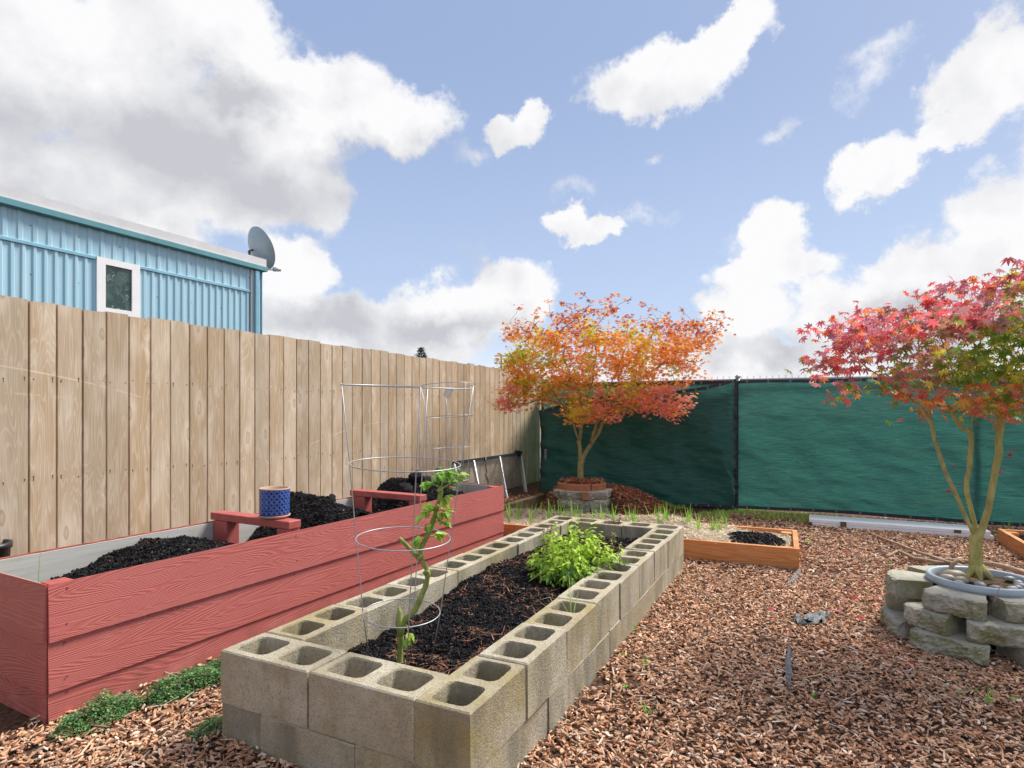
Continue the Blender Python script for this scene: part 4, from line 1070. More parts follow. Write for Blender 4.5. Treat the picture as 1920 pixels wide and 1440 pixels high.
tips1 += [P1(x, y, random.uniform(-.3, .3)) for x, y in ((1030, 560), (1058, 572), (1092, 548), (1146, 560), (1170, 570), (1230, 572), (1255, 590), (1160, 545), (1290, 575), (975, 570), (1340, 590), (1120, 560), (1200, 575))]
t1, N1, tip1, tr1, br1, R1 = maple('maple_tree', 'small orange and yellow maple growing from the mound in the corner', tuple(P1(1088, 902)), stems1, tips1, .0021, None, M_bark1, M_leaf1, .038, 11, 1.75)
trunk1 = tr1.build('trunk', M_bark1, t1, smooth=True, world=True); br1.build('twigs', M_bark1, t1, smooth=True, world=True)
def leafcloud(tips, N, per, rad, size, colf, seed, mt, par, sparse=None, tiltm=.35, zf=.6):
    P = []; C = []; r_ = random.Random(seed)
    for k in tips:
        c = N[k]; m_ = per if not sparse else max(2, int(per*sparse(c)))
        for _ in range(m_):
            rd_ = rad*(1 if not sparse or sparse(c) > .3 else .45)
            d = Vector((r_.gauss(0, 1), r_.gauss(0, 1), r_.gauss(0, zf)))*rd_*.62; p = c+d; P.append(p); C.append(colf(p, r_))
    P = np.array([tuple(p) for p in P]); C = np.array(C)
    V, Fc, Cc = mapleleaf(P, size, C, tiltm)
    return V, Fc, Cc
def px_of(p): return 960+F*p.x/p.y, HZ-F*(p.z-HC)/p.y
def col1(p, r_):
    o = (p.x-TC.x); z = p.z; pal = []
    nz_ = mn.noise(p*2.4)+.5*mn.noise(p*6)
    inner = 1-min(1, math.sqrt((o/1.25)**2+((z-1.75)/.75)**2))
    if nz_ > .22 and inner > .15: c = (.85, .66, .06) if r_.random() < .6 else (.50, .56, .06)
    elif z < 1.55 and (o > .1 or o < -.7) and r_.random() < .65: c = (.90, .30, .24)
    elif z > 2.15 and r_.random() < .6: c = (.50, .13, .05)
    elif z < 1.6 and inner > .3 and r_.random() < .4: c = (.36, .38, .04)
    else: c = r_.choice([(.92, .40, .05), (.90, .33, .06), (.92, .48, .06), (.86, .26, .10), (.90, .38, .18)])
    k = r_.uniform(.95, 1.2); return tuple(min(.95, x*k) for x in c)
sp1 = lambda c: 1.0 if c.z < 2.2 else (.55 if c.z < 2.38 else .22)
V, Fc, C = leafcloud(tip1, N1, 42, .12, (.030, .044), col1, 3, M_leaf1, t1, sp1)
np_obj('crown', V-np.array(ORG[t1]), Fc, C, M_leaf1, parent=t1)
# --- potted pink and green maple
Y2 = 3.215; P2 = lambda x, y, dy=0: Vector(((x-960)/F*Y2, Y2+dy, HC-(y-HZ)*Y2/F))
stems2 = [[P2(1830, 1078), P2(1830, 1040), P2(1829, 1010, .0), P2(1818, 990, -.01), P2(1797, 955, -.03), P2(1778, 915, -.04), P2(1760, 870, -.03), P2(1752, 825, 0), P2(1752, 795, .02), P2(1735, 760, .05), P2(1700, 725, .1), P2(1650, 690, .1), P2(1600, 650, .05), P2(1570, 610, 0)],
          [P2(1829, 1010), P2(1836, 985, .03), P2(1832, 950, .05), P2(1826, 925, .05), P2(1829, 880, .04), P2(1832, 835, .04), P2(1833, 790, .04), P2(1838, 740, .05), P2(1845, 680, .05), P2(1850, 600, .0), P2(1850, 530, 0)],
          [P2(1829, 1012), P2(1833, 990, -.03), P2(1840, 950, -.05), P2(1846, 900, -.06), P2(1856, 850, -.06), P2(1864, 790, -.05), P2(1870, 730, -.05), P2(1890, 660, -.1), P2(1920, 590, -.1), P2(1960, 530, -.1)],
          [P2(1832, 820, .04), P2(1800, 800, 0), P2(1770, 770, -.06), P2(1740, 735, -.1), P2(1700, 690, -.15), P2(1670, 640, -.2)],
          [P2(1752, 795, .02), P2(1762, 770, .08), P2(1775, 735, .15), P2(1780, 690, .2), P2(1770, 630, .25), P2(1740, 590, .25)],
          [P2(1864, 790, -.05), P2(1890, 770, .1), P2(1930, 745, .15), P2(1990, 700, .2), P2(2060, 640, .2)],
          [P2(1838, 740, .05), P2(1810, 690, .1), P2(1790, 630, .1), P2(1785, 570, .1)],
          [P2(1870, 730, -.05), P2(1900, 700, -.2), P2(1960, 650, -.3), P2(2020, 600, -.3)]]
poly2 = [(1562, 640), (1578, 585), (1600, 590), (1625, 600), (1655, 575), (1695, 585), (1720, 572), (1775, 550), (1800, 522), (1850, 502), (1920, 512), (2020, 505), (2120, 560), (2160, 660), (2120, 760), (2000, 780),
         (1930, 765), (1880, 755), (1850, 780), (1800, 790), (1750, 775), (1700, 745), (1660, 735), (1620, 715), (1560, 690)]
tips2 = crown_pts(poly2, Y2, .50, 1850, 340, 250, 8, .06)
t2, N2, tip2, tr2, br2, R2 = maple('maple_tree', 'potted maple with pink and green leaves at the right', tuple(P2(1830, 1082)), stems2, tips2, .0013, None, M_bark2, M_leaf2, .031, 12, 1.2)
# root flare
for a in (200, 250, 300, 340):
    a = math.radians(a); b0 = P2(1830, 1070); tr2.tube([b0+Vector((0, 0, .05)), b0+Vector((math.cos(a)*.04, math.sin(a)*.04, -.0)), b0+Vector((math.cos(a)*.075, math.sin(a)*.075, -.035))], [.02, .018, .008], 8)
tr2.build('trunk', M_bark2, t2, smooth=True, world=True); br2.build('twigs', M_bark2, t2, smooth=True, world=True)
def col2(p, r_):
    x, y = px_of(p); nz_ = mn.noise(p*3.5)+.5*mn.noise(p*9)
    top = (p.z-1.55)/.45; left = (1750-x)/200; front = (Y2-p.y)/.5
    g = .25-.55*top-.25*left+nz_*.75
    if p.z < 1.36 and r_.random() < .6: c = r_.choice([(.88, .24, .12), (.86, .20, .16), (.88, .40, .08)])
    elif g > .36: c = r_.choice([(.17, .32, .05), (.22, .38, .06), (.32, .42, .06), (.66, .60, .07)])
    elif g > .14: c = r_.choice([(.40, .24, .16), (.50, .20, .22), (.54, .28, .28), (.38, .36, .10), (.80, .40, .08)])
    else: c = r_.choice([(.86, .12, .12), (.88, .20, .20), (.80, .15, .18), (.82, .26, .28), (.52, .20, .26), (.62, .28, .34), (.85, .26, .09)])
    k = r_.uniform(.8, 1.12); return tuple(min(1, v*k) for v in c)
V, Fc, C = leafcloud(tip2, N2, 20, .092, (.028, .048), col2, 4, M_leaf2, t2, None, .5, .55)
# a few red leaves on low shoots
xs = [P2(1768, 918, -.04), P2(1782, 912, -.05), P2(1790, 905, -.05), P2(1775, 872, -.05), P2(1868, 878, -.05), P2(1880, 850, -.05), P2(1858, 884, -.05), P2(1886, 842, -.05), P2(1863, 890, -.05)]
v2, f2, c2_ = mapleleaf(np.array([tuple(p) for p in xs]), (.012, .024), np.array([(.62, .03, .06)]*len(xs)))
V, Fc, C = join([(V, Fc, C), (v2, f2, c2_)])
np_obj('crown', V-np.array(ORG[t2]), Fc, C, M_leaf2, parent=t2)

# pot with pebbles
pot2 = thing('plant_pot', 'large blue grey plastic pot holding the pink and green maple', 'plant pot', (PC.x, PC.y, 0))
MB().lathe([(.17, .03), (.215, .29), (.219, .30)], 48).build('body', M_potd, pot2, smooth=True)
MB().lathe([(.220, .293), (.242, .300), (.247, .312), (.247, .330), (.240, .338), (.226, .338), (.220, .33), (.216, .30)], 56).build('rim', M_potb, pot2, smooth=True)
sl = grid_obj('potting_soil', -.21, .21, -.21, .21, 30, 30, lambda X, Y: np.where(X**2+Y**2 < .215**2, .305, .27)+.012*(fbm(X*30, Y*30, 3)-.5), M_mound, parent=pot2)
pc = [((-.12, -.02), .035, 'tan'), ((-.09, -.11), .03, 'grey'), ((-.05, -.16), .027, 'grey'), ((.07, -.15), .026, 'grey'), ((.11, -.12), .028, 'grey'), ((.03, -.165), .025, 'pale'), ((-.16, -.06), .024, 'pale'),
      ((-.10, .06), .05, 'tan'), ((.15, -.06), .026, 'grey'), ((-.15, .04), .03, 'pale'), ((.0, -.19), .02, 'grey'), ((.10, -.175), .02, 'tan'), ((.17, .02), .025, 'grey'), ((-.06, -.06), .026, 'pale'), ((.09, .09), .03, 'tan')]
cols_ = {'tan': (.42, .34, .24), 'grey': (.27, .28, .28), 'pale': (.46, .43, .38)}
where = ['left of the trunk', 'at the front left of the pot', 'touching the front rim, left', 'right of the root flare', 'beside the right rim', 'at the centre of the front rim', 'against the left rim', 'behind the trunk, the largest one', 'near the right side of the rim', 'at the left back', 'wedged against the front rim', 'small one at the right front', 'at the far right of the pot', 'against the root flare', 'behind the trunk on the right']
for i, ((x, y), r, cn) in enumerate(pc):
    m = MB(); m.lathe([(.001, -r*.6), (r*.6, -r*.5), (r*.95, -.2*r), (r, 0), (r*.9, r*.3), (r*.55, r*.52), (.001, r*.6)], 14, col=cols_[cn])
    m.v[0] = m.v[0]*np.array((1.15, .85, 1)); o = m.build('river_stone', M_peb, loc=(PC.x+x, PC.y+y, .312+r*.35), rotz=i*1.3, smooth=True)
    tag(o, f'smooth {cn} river stone {where[i]}', 'stone', 'river stones in the maple pot')
m = MB(); m.tube([(PC.x-.09, PC.y+.09, .31), (PC.x-.095, PC.y+.09, .37), (PC.x-.06, PC.y+.09, .405), (PC.x-.03, PC.y+.09, .39)], [.013, .012, .011, .009], 8)
o = m.build('metal_hook', M_stick, loc=(PC.x-.09, PC.y+.09, .31), world=True, smooth=True); o.name = 'curved_stick'; tag(o, 'short curved brown stick poking from the pot behind the trunk', 'stick')

# cut branches lying behind the pot
def branch(pts, r0, r1, label, seed, side=None):
    P = []; r_ = random.Random(seed); Q = [Vector(p) for p in pts]
    for i in range(len(Q)-1):
        for k in range(6): P.append(Q[i].lerp(Q[i+1], k/6)+Vector((r_.uniform(-1, 1), r_.uniform(-1, 1), r_.uniform(-.3, .6)))*.006)
    P.append(Q[-1]); n = len(P); m = MB(); m.tube(P, [r0+(r1-r0)*i/(n-1) for i in range(n)], 8)
    for s_ in (side or []):
        m.tube([P[s_[0]], P[s_[0]]+Vector(s_[1])*.5+Vector((0, 0, .01)), P[s_[0]]+Vector(s_[1])], [r0*.7, r0*.55, r0*.4], 6)
    o = m.build('cut_branch', M_stick, loc=tuple(Q[0]), world=True, smooth=True); tag(o, label, 'branch', 'cut branches piled behind the pot'); return o
branch([at(1630, 999, .03), at(1700, 1027, .05), at(1790, 1058, .09), at(1860, 1080, .12), at(1960, 1120, .08)], .009, .019, 'longest straight cut branch reaching towards the white boards', 1)
branch([at(1662, 1045, .015), at(1685, 1032, .05), at(1715, 1048, .05), at(1790, 1060, .07), at(1870, 1085, .1), at(1980, 1130, .06)], .010, .020, 'kinked cut branch with a bent tip on the mulch', 2, [(14, (.05, .1, .01))])
branch([at(1705, 1046, .03), at(1800, 1052, .08), at(1875, 1060, .12), at(1990, 1095, .12)], .012, .02, 'pale cut branch crossing behind the maple trunk', 3)
branch([at(1840, 1050, .10), at(1890, 1062, .13), at(1930, 1078, .12), at(2000, 1100, .1)], .008, .014, 'thin cut branch at the right edge on top of the pile', 4)
branch([at(1845, 1088, .04), at(1900, 1095, .07), at(1990, 1125, .05)], .016, .02, 'thick dark cut branch under the pile at the right edge', 5)
branch([at(1720, 1052, .02), at(1800, 1072, .03), at(1870, 1090, .03)], .010, .012, 'low cut branch resting on the mulch behind the pot', 6)

# ------------------------------------------------------------------ white boards
wa = at(1523, 988, 0); wb = at(1864, 1014, 0); wd_ = (wb-wa); WL = wd_.length; WR = math.atan2(wd_.y, wd_.x)
for k, lab in ((0, 'lower white panel of the stack lying along the green cloth'), (1, 'upper white panel of the stack lying along the green cloth')):
    t = thing('white_panel', lab, 'panel', (wa.x, wa.y, .012+.036*k), WR+.006*k, 'white panels stacked on the ground')
    MB().box(-.03*k, WL-.02*k, .008*k, .33+.01*k, 0, .033).build('slab', M_white, t, bevel=.003)
    if k == 1:
        for x in (WL*.17, WL*.80):
            h = MB().box(x, x+.055, -.006, .004, -.026, .030).build('hinge', M_brown, t)

# ------------------------------------------------------------------ leaning wire-mesh frame
def fpt(px, y): Yd = 4950/(1520-px); return Vector((.5*Yd-4.42+.03, Yd-.015, HC-(y-HZ)*Yd/F))
def bpt(px, z=.10): Yd = 4446/(1520-px); return Vector((.5*Yd-3.97, Yd, z))
tops = [fpt(846, 868), fpt(883, 862), fpt(932, 855), fpt(972, 850)]; bots = [bpt(872), bpt(903), bpt(950), bpt(986)]
panel = thing('mesh_panel', 'metal frame with wire mesh leaning against the wooden fence', 'panel', tuple(bots[1]))
MB().beam(tops[0], tops[3], .035, .04).build('top_bar', M_dark, panel, world=True)
MB().beam(bots[0], bots[3], .03, .03).build('bottom_bar', M_dark, panel, world=True)
for i in range(4): MB().beam(bots[i], tops[i]-Vector((0, 0, .02)), .05, .022, up=(.447, .894, 0)).build('upright', M_alum, panel, world=True, bevel=.003)
m = MB()
for k in range(49):
    f_ = k/48; m.tube([bots[0].lerp(bots[3], f_), tops[0].lerp(tops[3], f_)], .0019, 3)
for k in range(21):
    f_ = k/20; m.tube([bots[0].lerp(tops[0], f_), bots[3].lerp(tops[3], f_)], .0019, 3)
m.build('wire_grid', M_dark, panel, world=True)
m = MB(); a = fpt(905, 858)+Vector((.01, -.03, .0)); m.tube([a+Vector((0, 0, .02)), a+Vector((.005, -.03, -.1)), a+Vector((.02, -.05, -.2)), a+Vector((.0, -.06, -.22)), a+Vector((.03, -.08, -.30)), a+Vector((.05, -.10, -.38))], .009, 6)
m.tube([a+Vector((.01, -.04, -.2)), a+Vector((.04, -.07, -.30)), a+Vector((.03, -.09, -.40))], .008, 6)
o = m.build('black_strap', M_black, loc=tuple(a), world=True, smooth=True); tag(o, 'black strap tied over the top bar of the mesh frame', 'strap')
m = MB(); a = fpt(968, 850); m.tube([a+Vector((-.07, -.09, .0)), a+Vector((-.02, -.05, .045)), a+Vector((.05, .0, .01)), a+Vector((.02, -.05, -.03))], .022, 6); o = m.build('black_strap', M_black, loc=tuple(a), world=True, smooth=True); tag(o, 'black strap bundled at the right corner of the mesh frame', 'strap')

# ------------------------------------------------------------------ tomato cages
def cage(label, base, rings, tiltx, tilty, wire, phase=0.1, legs_to=0):
    """rings: (height above base, radius); cage leans as one piece"""
    t = thing('tomato_cage', label, 'plant cage', base, 0, 'wire tomato cages')
    t.rotation_euler = (math.radians(tiltx), math.radians(tilty), 0)
    for h, r in rings:
        L_ = [(r*math.cos(a), r*math.sin(a), h) for a in np.linspace(0, 2*math.pi, 49)[:-1]]; MB().tube(L_, wire, 6, closed=True).build('ring', M_galv, t, smooth=True)
    for k, a in enumerate((phase, phase+1.3, math.pi+phase*.5, math.pi*1.58+phase)):
        P = [(r*math.cos(a)*1.01, r*math.sin(a)*1.01, h) for h, r in rings]; b = P[-1]; P.append((b[0]*.80, b[1]*.80, legs_to)); 
        P[0] = (P[0][0], P[0][1], P[0][2]+.004); MB().tube(P, wire*.95, 6).build('leg', M_galv, t, smooth=True)
    return t
YB = 2.41; bz = .22
xb = (751-960)/F*YB
cg = cage('large wire tomato cage around the pruned stem in the block bed', (xb, YB, bz), [(1.325-bz, .255), (1.018-bz, .218), (.720-bz, .186), (.418-bz, .153)], 2.6, 1.9, .0023)
c2c = at(862, 930, .45); c2c = Vector(((852-960)/F*5.3, 5.3, .38))
cage('smaller wire tomato cage at the far end of the red bed', tuple(c2c), [(1.09, .245), (.81, .205), (.53, .172), (.24, .14)], -2.5, -3.0, .0028, .5)
o = MB().box(-.001, .001, -.045, .045, -.10, 0, R=rot_xyz(.5, .2, .9)).build('paper_tag', M_tagp, loc=(-.60+.06, 5.28, 1.445)); tag(o, 'small paper tag hanging from the far cage rim', 'tag')

# pruned tomato stem
TY = 2.42; PT = lambda x, y, dy=0: Vector(((x-960)/F*TY, TY+dy, HC-(y-HZ)*TY/F))
tom = thing('tomato_plant', 'pruned tomato stem with a few fresh shoots inside the large cage', 'plant', tuple(PT(749, 1245)))
m = MB()
def smoothpath(P, sub_=4):
    out = []
    for i in range(len(P)-1):
        p0 = P[max(i-1, 0)]; p1 = P[i]; p2 = P[i+1]; p3 = P[min(i+2, len(P)-1)]
        for k in range(sub_):
            t_ = k/sub_; out.append(.5*((2*p1)+(p2-p0)*t_+(2*p0-5*p1+4*p2-p3)*t_*t_+(3*p1-p0-3*p2+p3)*t_**3))
    out.append(P[-1]); return out
main = [PT(749, 1248), PT(751, 1205), PT(753, 1178), PT(762, 1160), PT(779, 1142), PT(790, 1118), PT(800, 1092), PT(801, 1070), PT(792, 1052), PT(789, 1030), PT(798, 1012), PT(809, 986), PT(818, 957), PT(824, 934), PT(828, 912)]
sp = smoothpath(main); n = len(sp)
m.tube(sp, [(.0128 if i/n < .25 else .0115-.004*(i/n-.25))*(1+.12*math.sin(i*1.7)+.18*(i % 9 == 0)) for i in range(n)], 12)
m.tube(smoothpath([PT(788, 1050), PT(776, 1038), PT(760, 1020), PT(748, 1009)]), .0085, 10)
m.tube([PT(752, 1190, -.01), PT(749, 1165, -.01), PT(750, 1148, -.01), PT(749, 1136, -.01)], [.014, .015, .011, .004], 8)
for x, y in ((801, 1072), (789, 1044), (752, 1178), (826, 918), (820, 950)): m.tube([PT(x-4, y+2, -.012), PT(x+3, y-3, -.018)], [.010, .008], 7)
m.build('stem', M_stem, tom, smooth=True, world=True)
shoots = [((826, 915), (812, 905), (800, 901)), ((826, 915), (835, 893), (842, 884)), ((828, 912), (830, 895), (826, 885)), ((826, 918), (845, 905), (858, 890)), ((818, 957), (806, 955), (797, 965)), ((818, 957), (812, 950), (806, 947)),
          ((818, 957), (828, 956), (834, 960)), ((812, 975), (822, 968), (830, 960)), ((805, 985), (800, 982), (812, 980)), ((806, 1005), (815, 1006), (822, 1003)), ((795, 1012), (788, 1010), (785, 1012)), ((762, 1172), (768, 1178), (770, 1192)), ((820, 940), (830, 935), (838, 930)), ((815, 975), (830, 980), (832, 984))]
m = MB(); P = []; ya = []
for s_ in shoots:
    dy = random.uniform(-.04, .02); q = [PT(*s_[0]), PT(*s_[1], dy), PT(*s_[2], dy)]; m.tube(smoothpath(q, 3), [.003]*7, 5)
    for k in range(9):
        f_ = random.random(); P.append(tuple(q[1].lerp(q[2], f_*1.15)+Vector((random.gauss(0, .006), random.gauss(0, .009), random.gauss(0, .006))))); ya.append(math.atan2((q[2]-q[0]).y+random.gauss(0, .03), (q[2]-q[0]).x+random.gauss(0, .02)))
m.build('shoots', M_stem, tom, world=True)
P = np.array(P)-np.array(ORG[tom]); V, Fc, C = ellleaf(P, (.022, .046), (.018, .034), pick([(.36, .62, .07), (.48, .74, .12), (.24, .48, .06), (.60, .58, .14)], [3, 3, 2, .6], len(P)), (-.4, 1.1), np.array(ya))
np_obj('foliage', V, Fc, C, M_herb, parent=tom)

# ------------------------------------------------------------------ basil
BC = at(1078, 1078, .27)
bas = thing('basil_plant', 'bushy lime green basil plant in the cinder block bed', 'plant', tuple(BC))
m = MB(); P = []; C = []; ya = []; sp_ = []
for k in range(60):
    a = random.uniform(0, 6.283); rr = .25*math.sqrt(random.random()); top = Vector((rr*math.cos(a)*1.1, rr*math.sin(a)*.9, .31*(1-(rr/.31)**2)*random.uniform(.5, 1.15)))
    b0 = Vector((rr*.25*math.cos(a), rr*.25*math.sin(a), -.02)); mid = b0.lerp(top, .5)+Vector((math.cos(a), math.sin(a), 0))*.02
    m.tube([b0, mid, top], [.0028, .0022, .0012], 4)
    for j in range(26):
        f_ = .25+.75*random.random(); p = b0.lerp(top, f_)+Vector((math.cos(a), math.sin(a), 0))*.02*math.sin(f_*3.14)+Vector((random.gauss(0, .014), random.gauss(0, .014), random.gauss(0, .012)))
        P.append(tuple(p)); ya.append(random.uniform(0, 6.283) if random.random() < .5 else a+random.gauss(0, .6))
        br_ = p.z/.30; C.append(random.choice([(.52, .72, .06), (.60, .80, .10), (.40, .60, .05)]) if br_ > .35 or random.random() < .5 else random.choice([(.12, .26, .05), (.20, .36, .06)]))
for k in range(22):                                     # low outer leaves
    a = random.uniform(2.6, 5.6)
    for j in range(14):
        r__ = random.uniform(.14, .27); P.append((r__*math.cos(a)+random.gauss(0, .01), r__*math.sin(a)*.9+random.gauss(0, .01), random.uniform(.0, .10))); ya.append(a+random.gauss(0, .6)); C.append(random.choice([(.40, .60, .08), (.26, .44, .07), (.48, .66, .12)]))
m.build('stems', M_stem, bas)
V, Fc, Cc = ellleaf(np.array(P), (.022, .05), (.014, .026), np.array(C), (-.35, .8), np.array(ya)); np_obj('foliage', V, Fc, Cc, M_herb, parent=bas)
m = MB(); P = []; C = []
for k in range(22):
    a = random.uniform(0, 6.283); rr = .24*math.sqrt(random.random()); x, y = rr*math.cos(a)*1.1, rr*math.sin(a); z0 = .22*(1-(rr/.3)**2)+.03; h = random.uniform(.06, .11); dr = k % 2
    m.tube([(x, y, z0-.05), (x+.01, y, z0+h)], [.0016, .0008], 4)
    for j in range(20):
        f_ = random.random(); P.append((x+.01*f_+random.gauss(0, .004), y+random.gauss(0, .004), z0+h*f_)); C.append((.17, .10, .06) if dr else (.42, .50, .12))
m.build('stalks', M_brown, bas); V, Fc, Cc = ellleaf(np.array(P), (.008, .014), (.006, .010), np.array(C), (-.6, .6)); np_obj('flowers', V, Fc, Cc, M_dry, parent=bas)
for (px_, py_, hh, lab) in ((1020, 1020, .13, 'dry brown seed stalks left of the basil'), (1150, 1000, .14, 'dry brown seed stalks behind the basil near the far blocks'), (1135, 1030, .12, 'dry brown twiggy herb right of the basil')):
    c = at(px_, py_, .25); t = thing('dried_herb', lab, 'plant', tuple(c)); m = MB(); P = []
    for k in range(12):
        a = random.uniform(0, 6.283); tp = Vector((.07*math.cos(a), .07*math.sin(a), hh*random.uniform(.6, 1.1))); m.tube([(0.2*tp.x, .2*tp.y, -.02), tuple(tp)], [.0018, .0009], 4)
        for j in range(14): q = tp*random.uniform(.4, 1.05); P.append((q.x+random.gauss(0, .005), q.y+random.gauss(0, .005), q.z))
    m.build('stalks', M_brown, t); V, Fc, Cc = ellleaf(np.array(P), (.010, .02), (.006, .012), pick([(.22, .13, .08), (.15, .09, .06)], [1, 1], len(P))); np_obj('seed_heads', V, Fc, Cc, M_dry, parent=t)

# pot plant at the far end of the red bed
pq = rb(3.2, .30, .44)
t = thing('potted_plant', 'leafy plant in a pink pot at the far end of the red bed', 'potted plant', tuple(pq))
MB().lathe([(.045, 0), (.060, .10), (.066, .10), (.068, .12), (.062, .12), (.055, .105), (.001, .10)], 24).build('pot', M_pinkp, t, smooth=True)
P = []; C = []; m = MB()
for k in range(26):
    a = random.uniform(0, 6.283); rr = random.uniform(.05, .19); z = .12+random.uniform(.02, .16)-rr*.2; m.tube([(0, 0, .10), (rr*.5*math.cos(a), rr*.5*math.sin(a), z*.9+.03), (rr*math.cos(a), rr*math.sin(a), z)], [.003, .0022, .0015], 4)
    for j in range(9): P.append((rr*math.cos(a)+random.gauss(0, .014), rr*math.sin(a)+random.gauss(0, .014), z+random.gauss(0, .012))); C.append(random.choice([(.14, .36, .06), (.09, .26, .07), (.28, .50, .08)]))
m.build('stems', M_stem, t); V, Fc, Cc = ellleaf(np.array(P), (.03, .06), (.022, .04), np.array(C), (-.3, .9)); np_obj('foliage', V, Fc, Cc, M_herb, parent=t)
pq = rb(3.38, .42, .44); t = thing('tomato_plant', 'small dark green tomato plant beside the pink pot', 'plant', tuple(pq)); P = []; C = []; m = MB()
for k in range(16):
    a = random.uniform(0, 6.283); rr = random.uniform(.03, .15); z = random.uniform(.08, .34); m.tube([(0, 0, z*.6), (rr*math.cos(a), rr*math.sin(a), z)], [.003, .0015], 4)
    for j in range(10): P.append((rr*math.cos(a)*random.uniform(.5, 1.2), rr*math.sin(a)*random.uniform(.5, 1.2), z+random.gauss(0, .015))); C.append(random.choice([(.08, .24, .08), (.12, .30, .07), (.20, .40, .09)]))
m.tube([(0, 0, -.05), (.01, 0, .15), (0, .01, .34)], [.007, .006, .004], 6); m.build('stems', M_stem, t); V, Fc, Cc = ellleaf(np.array(P), (.03, .055), (.016, .03), np.array(C), (-.2, 1.0)); np_obj('foliage', V, Fc, Cc, M_herb, parent=t)

# ------------------------------------------------------------------ thyme, shoots, weeds, grass
def clump(name, label, cat, c, rx, ry, h, n, pal, wts, L, W, group=None, rot=0):
    t = thing(name, label, cat, c, rot, group)
    a = rng.uniform(0, 2*np.pi, n); r = np.sqrt(rng.random(n)); ro = .55+1.1*fbm(np.cos(a)*1.7+c[0]*5+9, np.sin(a)*1.7+c[1]*3+9, 3); X = rx*1.15*r*ro*np.cos(a); Y = ry*1.1*r*ro*np.sin(a)
    lump = .15+1.5*fbm(X*17+c[0]*9, Y*17, 3); Z = h*np.sqrt(np.clip(1-r**2, 0.02, 1))*lump*rng.uniform(.45, 1.0, n)
    V, Fc, C = ellleaf(np.column_stack([X, Y, Z]), L, W, pick(pal, wts, n, .25), (-.9, .5)); np_obj('foliage', V, Fc, C, M_herb, parent=t)
    m = MB()
    for k in range(40):
        q = random.uniform(0, 6.283); f_ = random.random()**.5; m.tube([(0, 0, 0), (rx*f_*.5*math.cos(q), ry*f_*.5*math.sin(q), h*.6), (rx*f_*math.cos(q), ry*f_*math.sin(q), h*.55)], .0013, 4)
    m.build('stems', M_brown, t); return t
TP = [(.07, .19, .06), (.13, .30, .10), (.22, .42, .15), (.36, .50, .15)]
c_ = at(345, 1300, 0); clump('thyme_plant', 'larger creeping thyme mat between the red bed and the blocks', 'plant', (c_.x, c_.y, 0), .15, .07, .115, 4200, TP, [3, 3, 2, 1], (.007, .013), (.005, .009), 'creeping thyme by the red bed', RR-.05)
c_ = at(190, 1352, 0); clump('thyme_plant', 'smaller creeping thyme mat at the foot of the red bed corner', 'plant', (c_.x+.0, c_.y+.0, 0), .13, .065, .11, 3000, TP, [3, 3, 2, 1], (.007, .013), (.005, .009), 'creeping thyme by the red bed', RR)
c_ = at(400, 1268, 0); clump('thyme_plant', 'light green thyme patch nearest the cinder block corner', 'plant', (c_.x-.02, c_.y+.05, 0), .075, .045, .075, 1300, TP, [2, 3, 3, 2], (.007, .013), (.005, .009), 'creeping thyme by the red bed', RR)
c_ = at(395, 1375, 0); clump('thyme_plant', 'tiny thyme tuft under the near left block corner', 'plant', (c_.x, c_.y, 0), .07, .05, .05, 800, TP, [2, 3, 3, 1], (.006, .012), (.005, .008), 'creeping thyme by the red bed', RR)
def tuft(name, label, cat, c, n, L, W, pal, group, spread=.25, rad=.01, curl=.6):
    a = rng.uniform(0, 2*np.pi, n); r = rng.random(n)*rad; P = np.column_stack([r*np.cos(a), r*np.sin(a), np.zeros(n)])
    V, Fc, C = blades(P, L, W, pick(pal, [1]*len(pal), n), spread, curl); o = np_obj(name, V, Fc, C, M_grass, tuple(c)); tag(o, label, cat, group); return o
GP = [(.32, .60, .08), (.42, .72, .12), (.22, .48, .07)]
def sw(x, y, z=0): q = sub(SO, SR, x, y); q.z = z; return q
for k in range(40):
    x = .25+2.05*(k/40)+random.uniform(-.05, .05); y = random.uniform(.40, .76) if x > .7 else random.uniform(.2, .76)
    q = sw(x, y, .11); tuft('garlic_shoot', 'upright green garlic shoot growing through the straw', 'plant', q, random.randint(5, 8), (.14, .28), (.009, .015), GP, 'garlic shoots in the straw bed', .2, .012, .5)
q = rb(.78, .10, .45); tuft('chive_shoot', 'pair of thin green shoots in the near compost heap', 'plant', q, 3, (.09, .14), (.003, .005), [(.30, .55, .16), (.45, .66, .35)], 'chive shoots in the red bed', .3)
q = rb(.16, .45, .38); tuft('chive_shoot', 'bent green shoot in the near left corner of the red bed', 'plant', q, 3, (.16, .26), (.003, .005), [(.30, .55, .16)], 'chive shoots in the red bed', .9)
q = rb(1.36, .2, .42); tuft('seedling', 'tiny bright green seedlings beside the first cross brace', 'plant', q, 14, (.015, .03), (.008, .012), [(.36, .6, .06)], 'small weeds', .9, .09)
q = cb(2.5*LS+.12, TW-.10, .24); tuft('onion_shoot', 'pale green blades growing out of a cinder block cell', 'plant', q, 7, (.14, .26), (.005, .008), [(.40, .62, .12), (.52, .70, .30)], 'shoots in block cells', .5, .03, 2.2)
q = cb(7.4*LS, TW-.10, .28); tuft('onion_shoot', 'short grass in the far cell of the mulch side blocks', 'plant', q, 7, (.05, .09), (.003, .005), GP, 'shoots in block cells', .5, .03, 1)
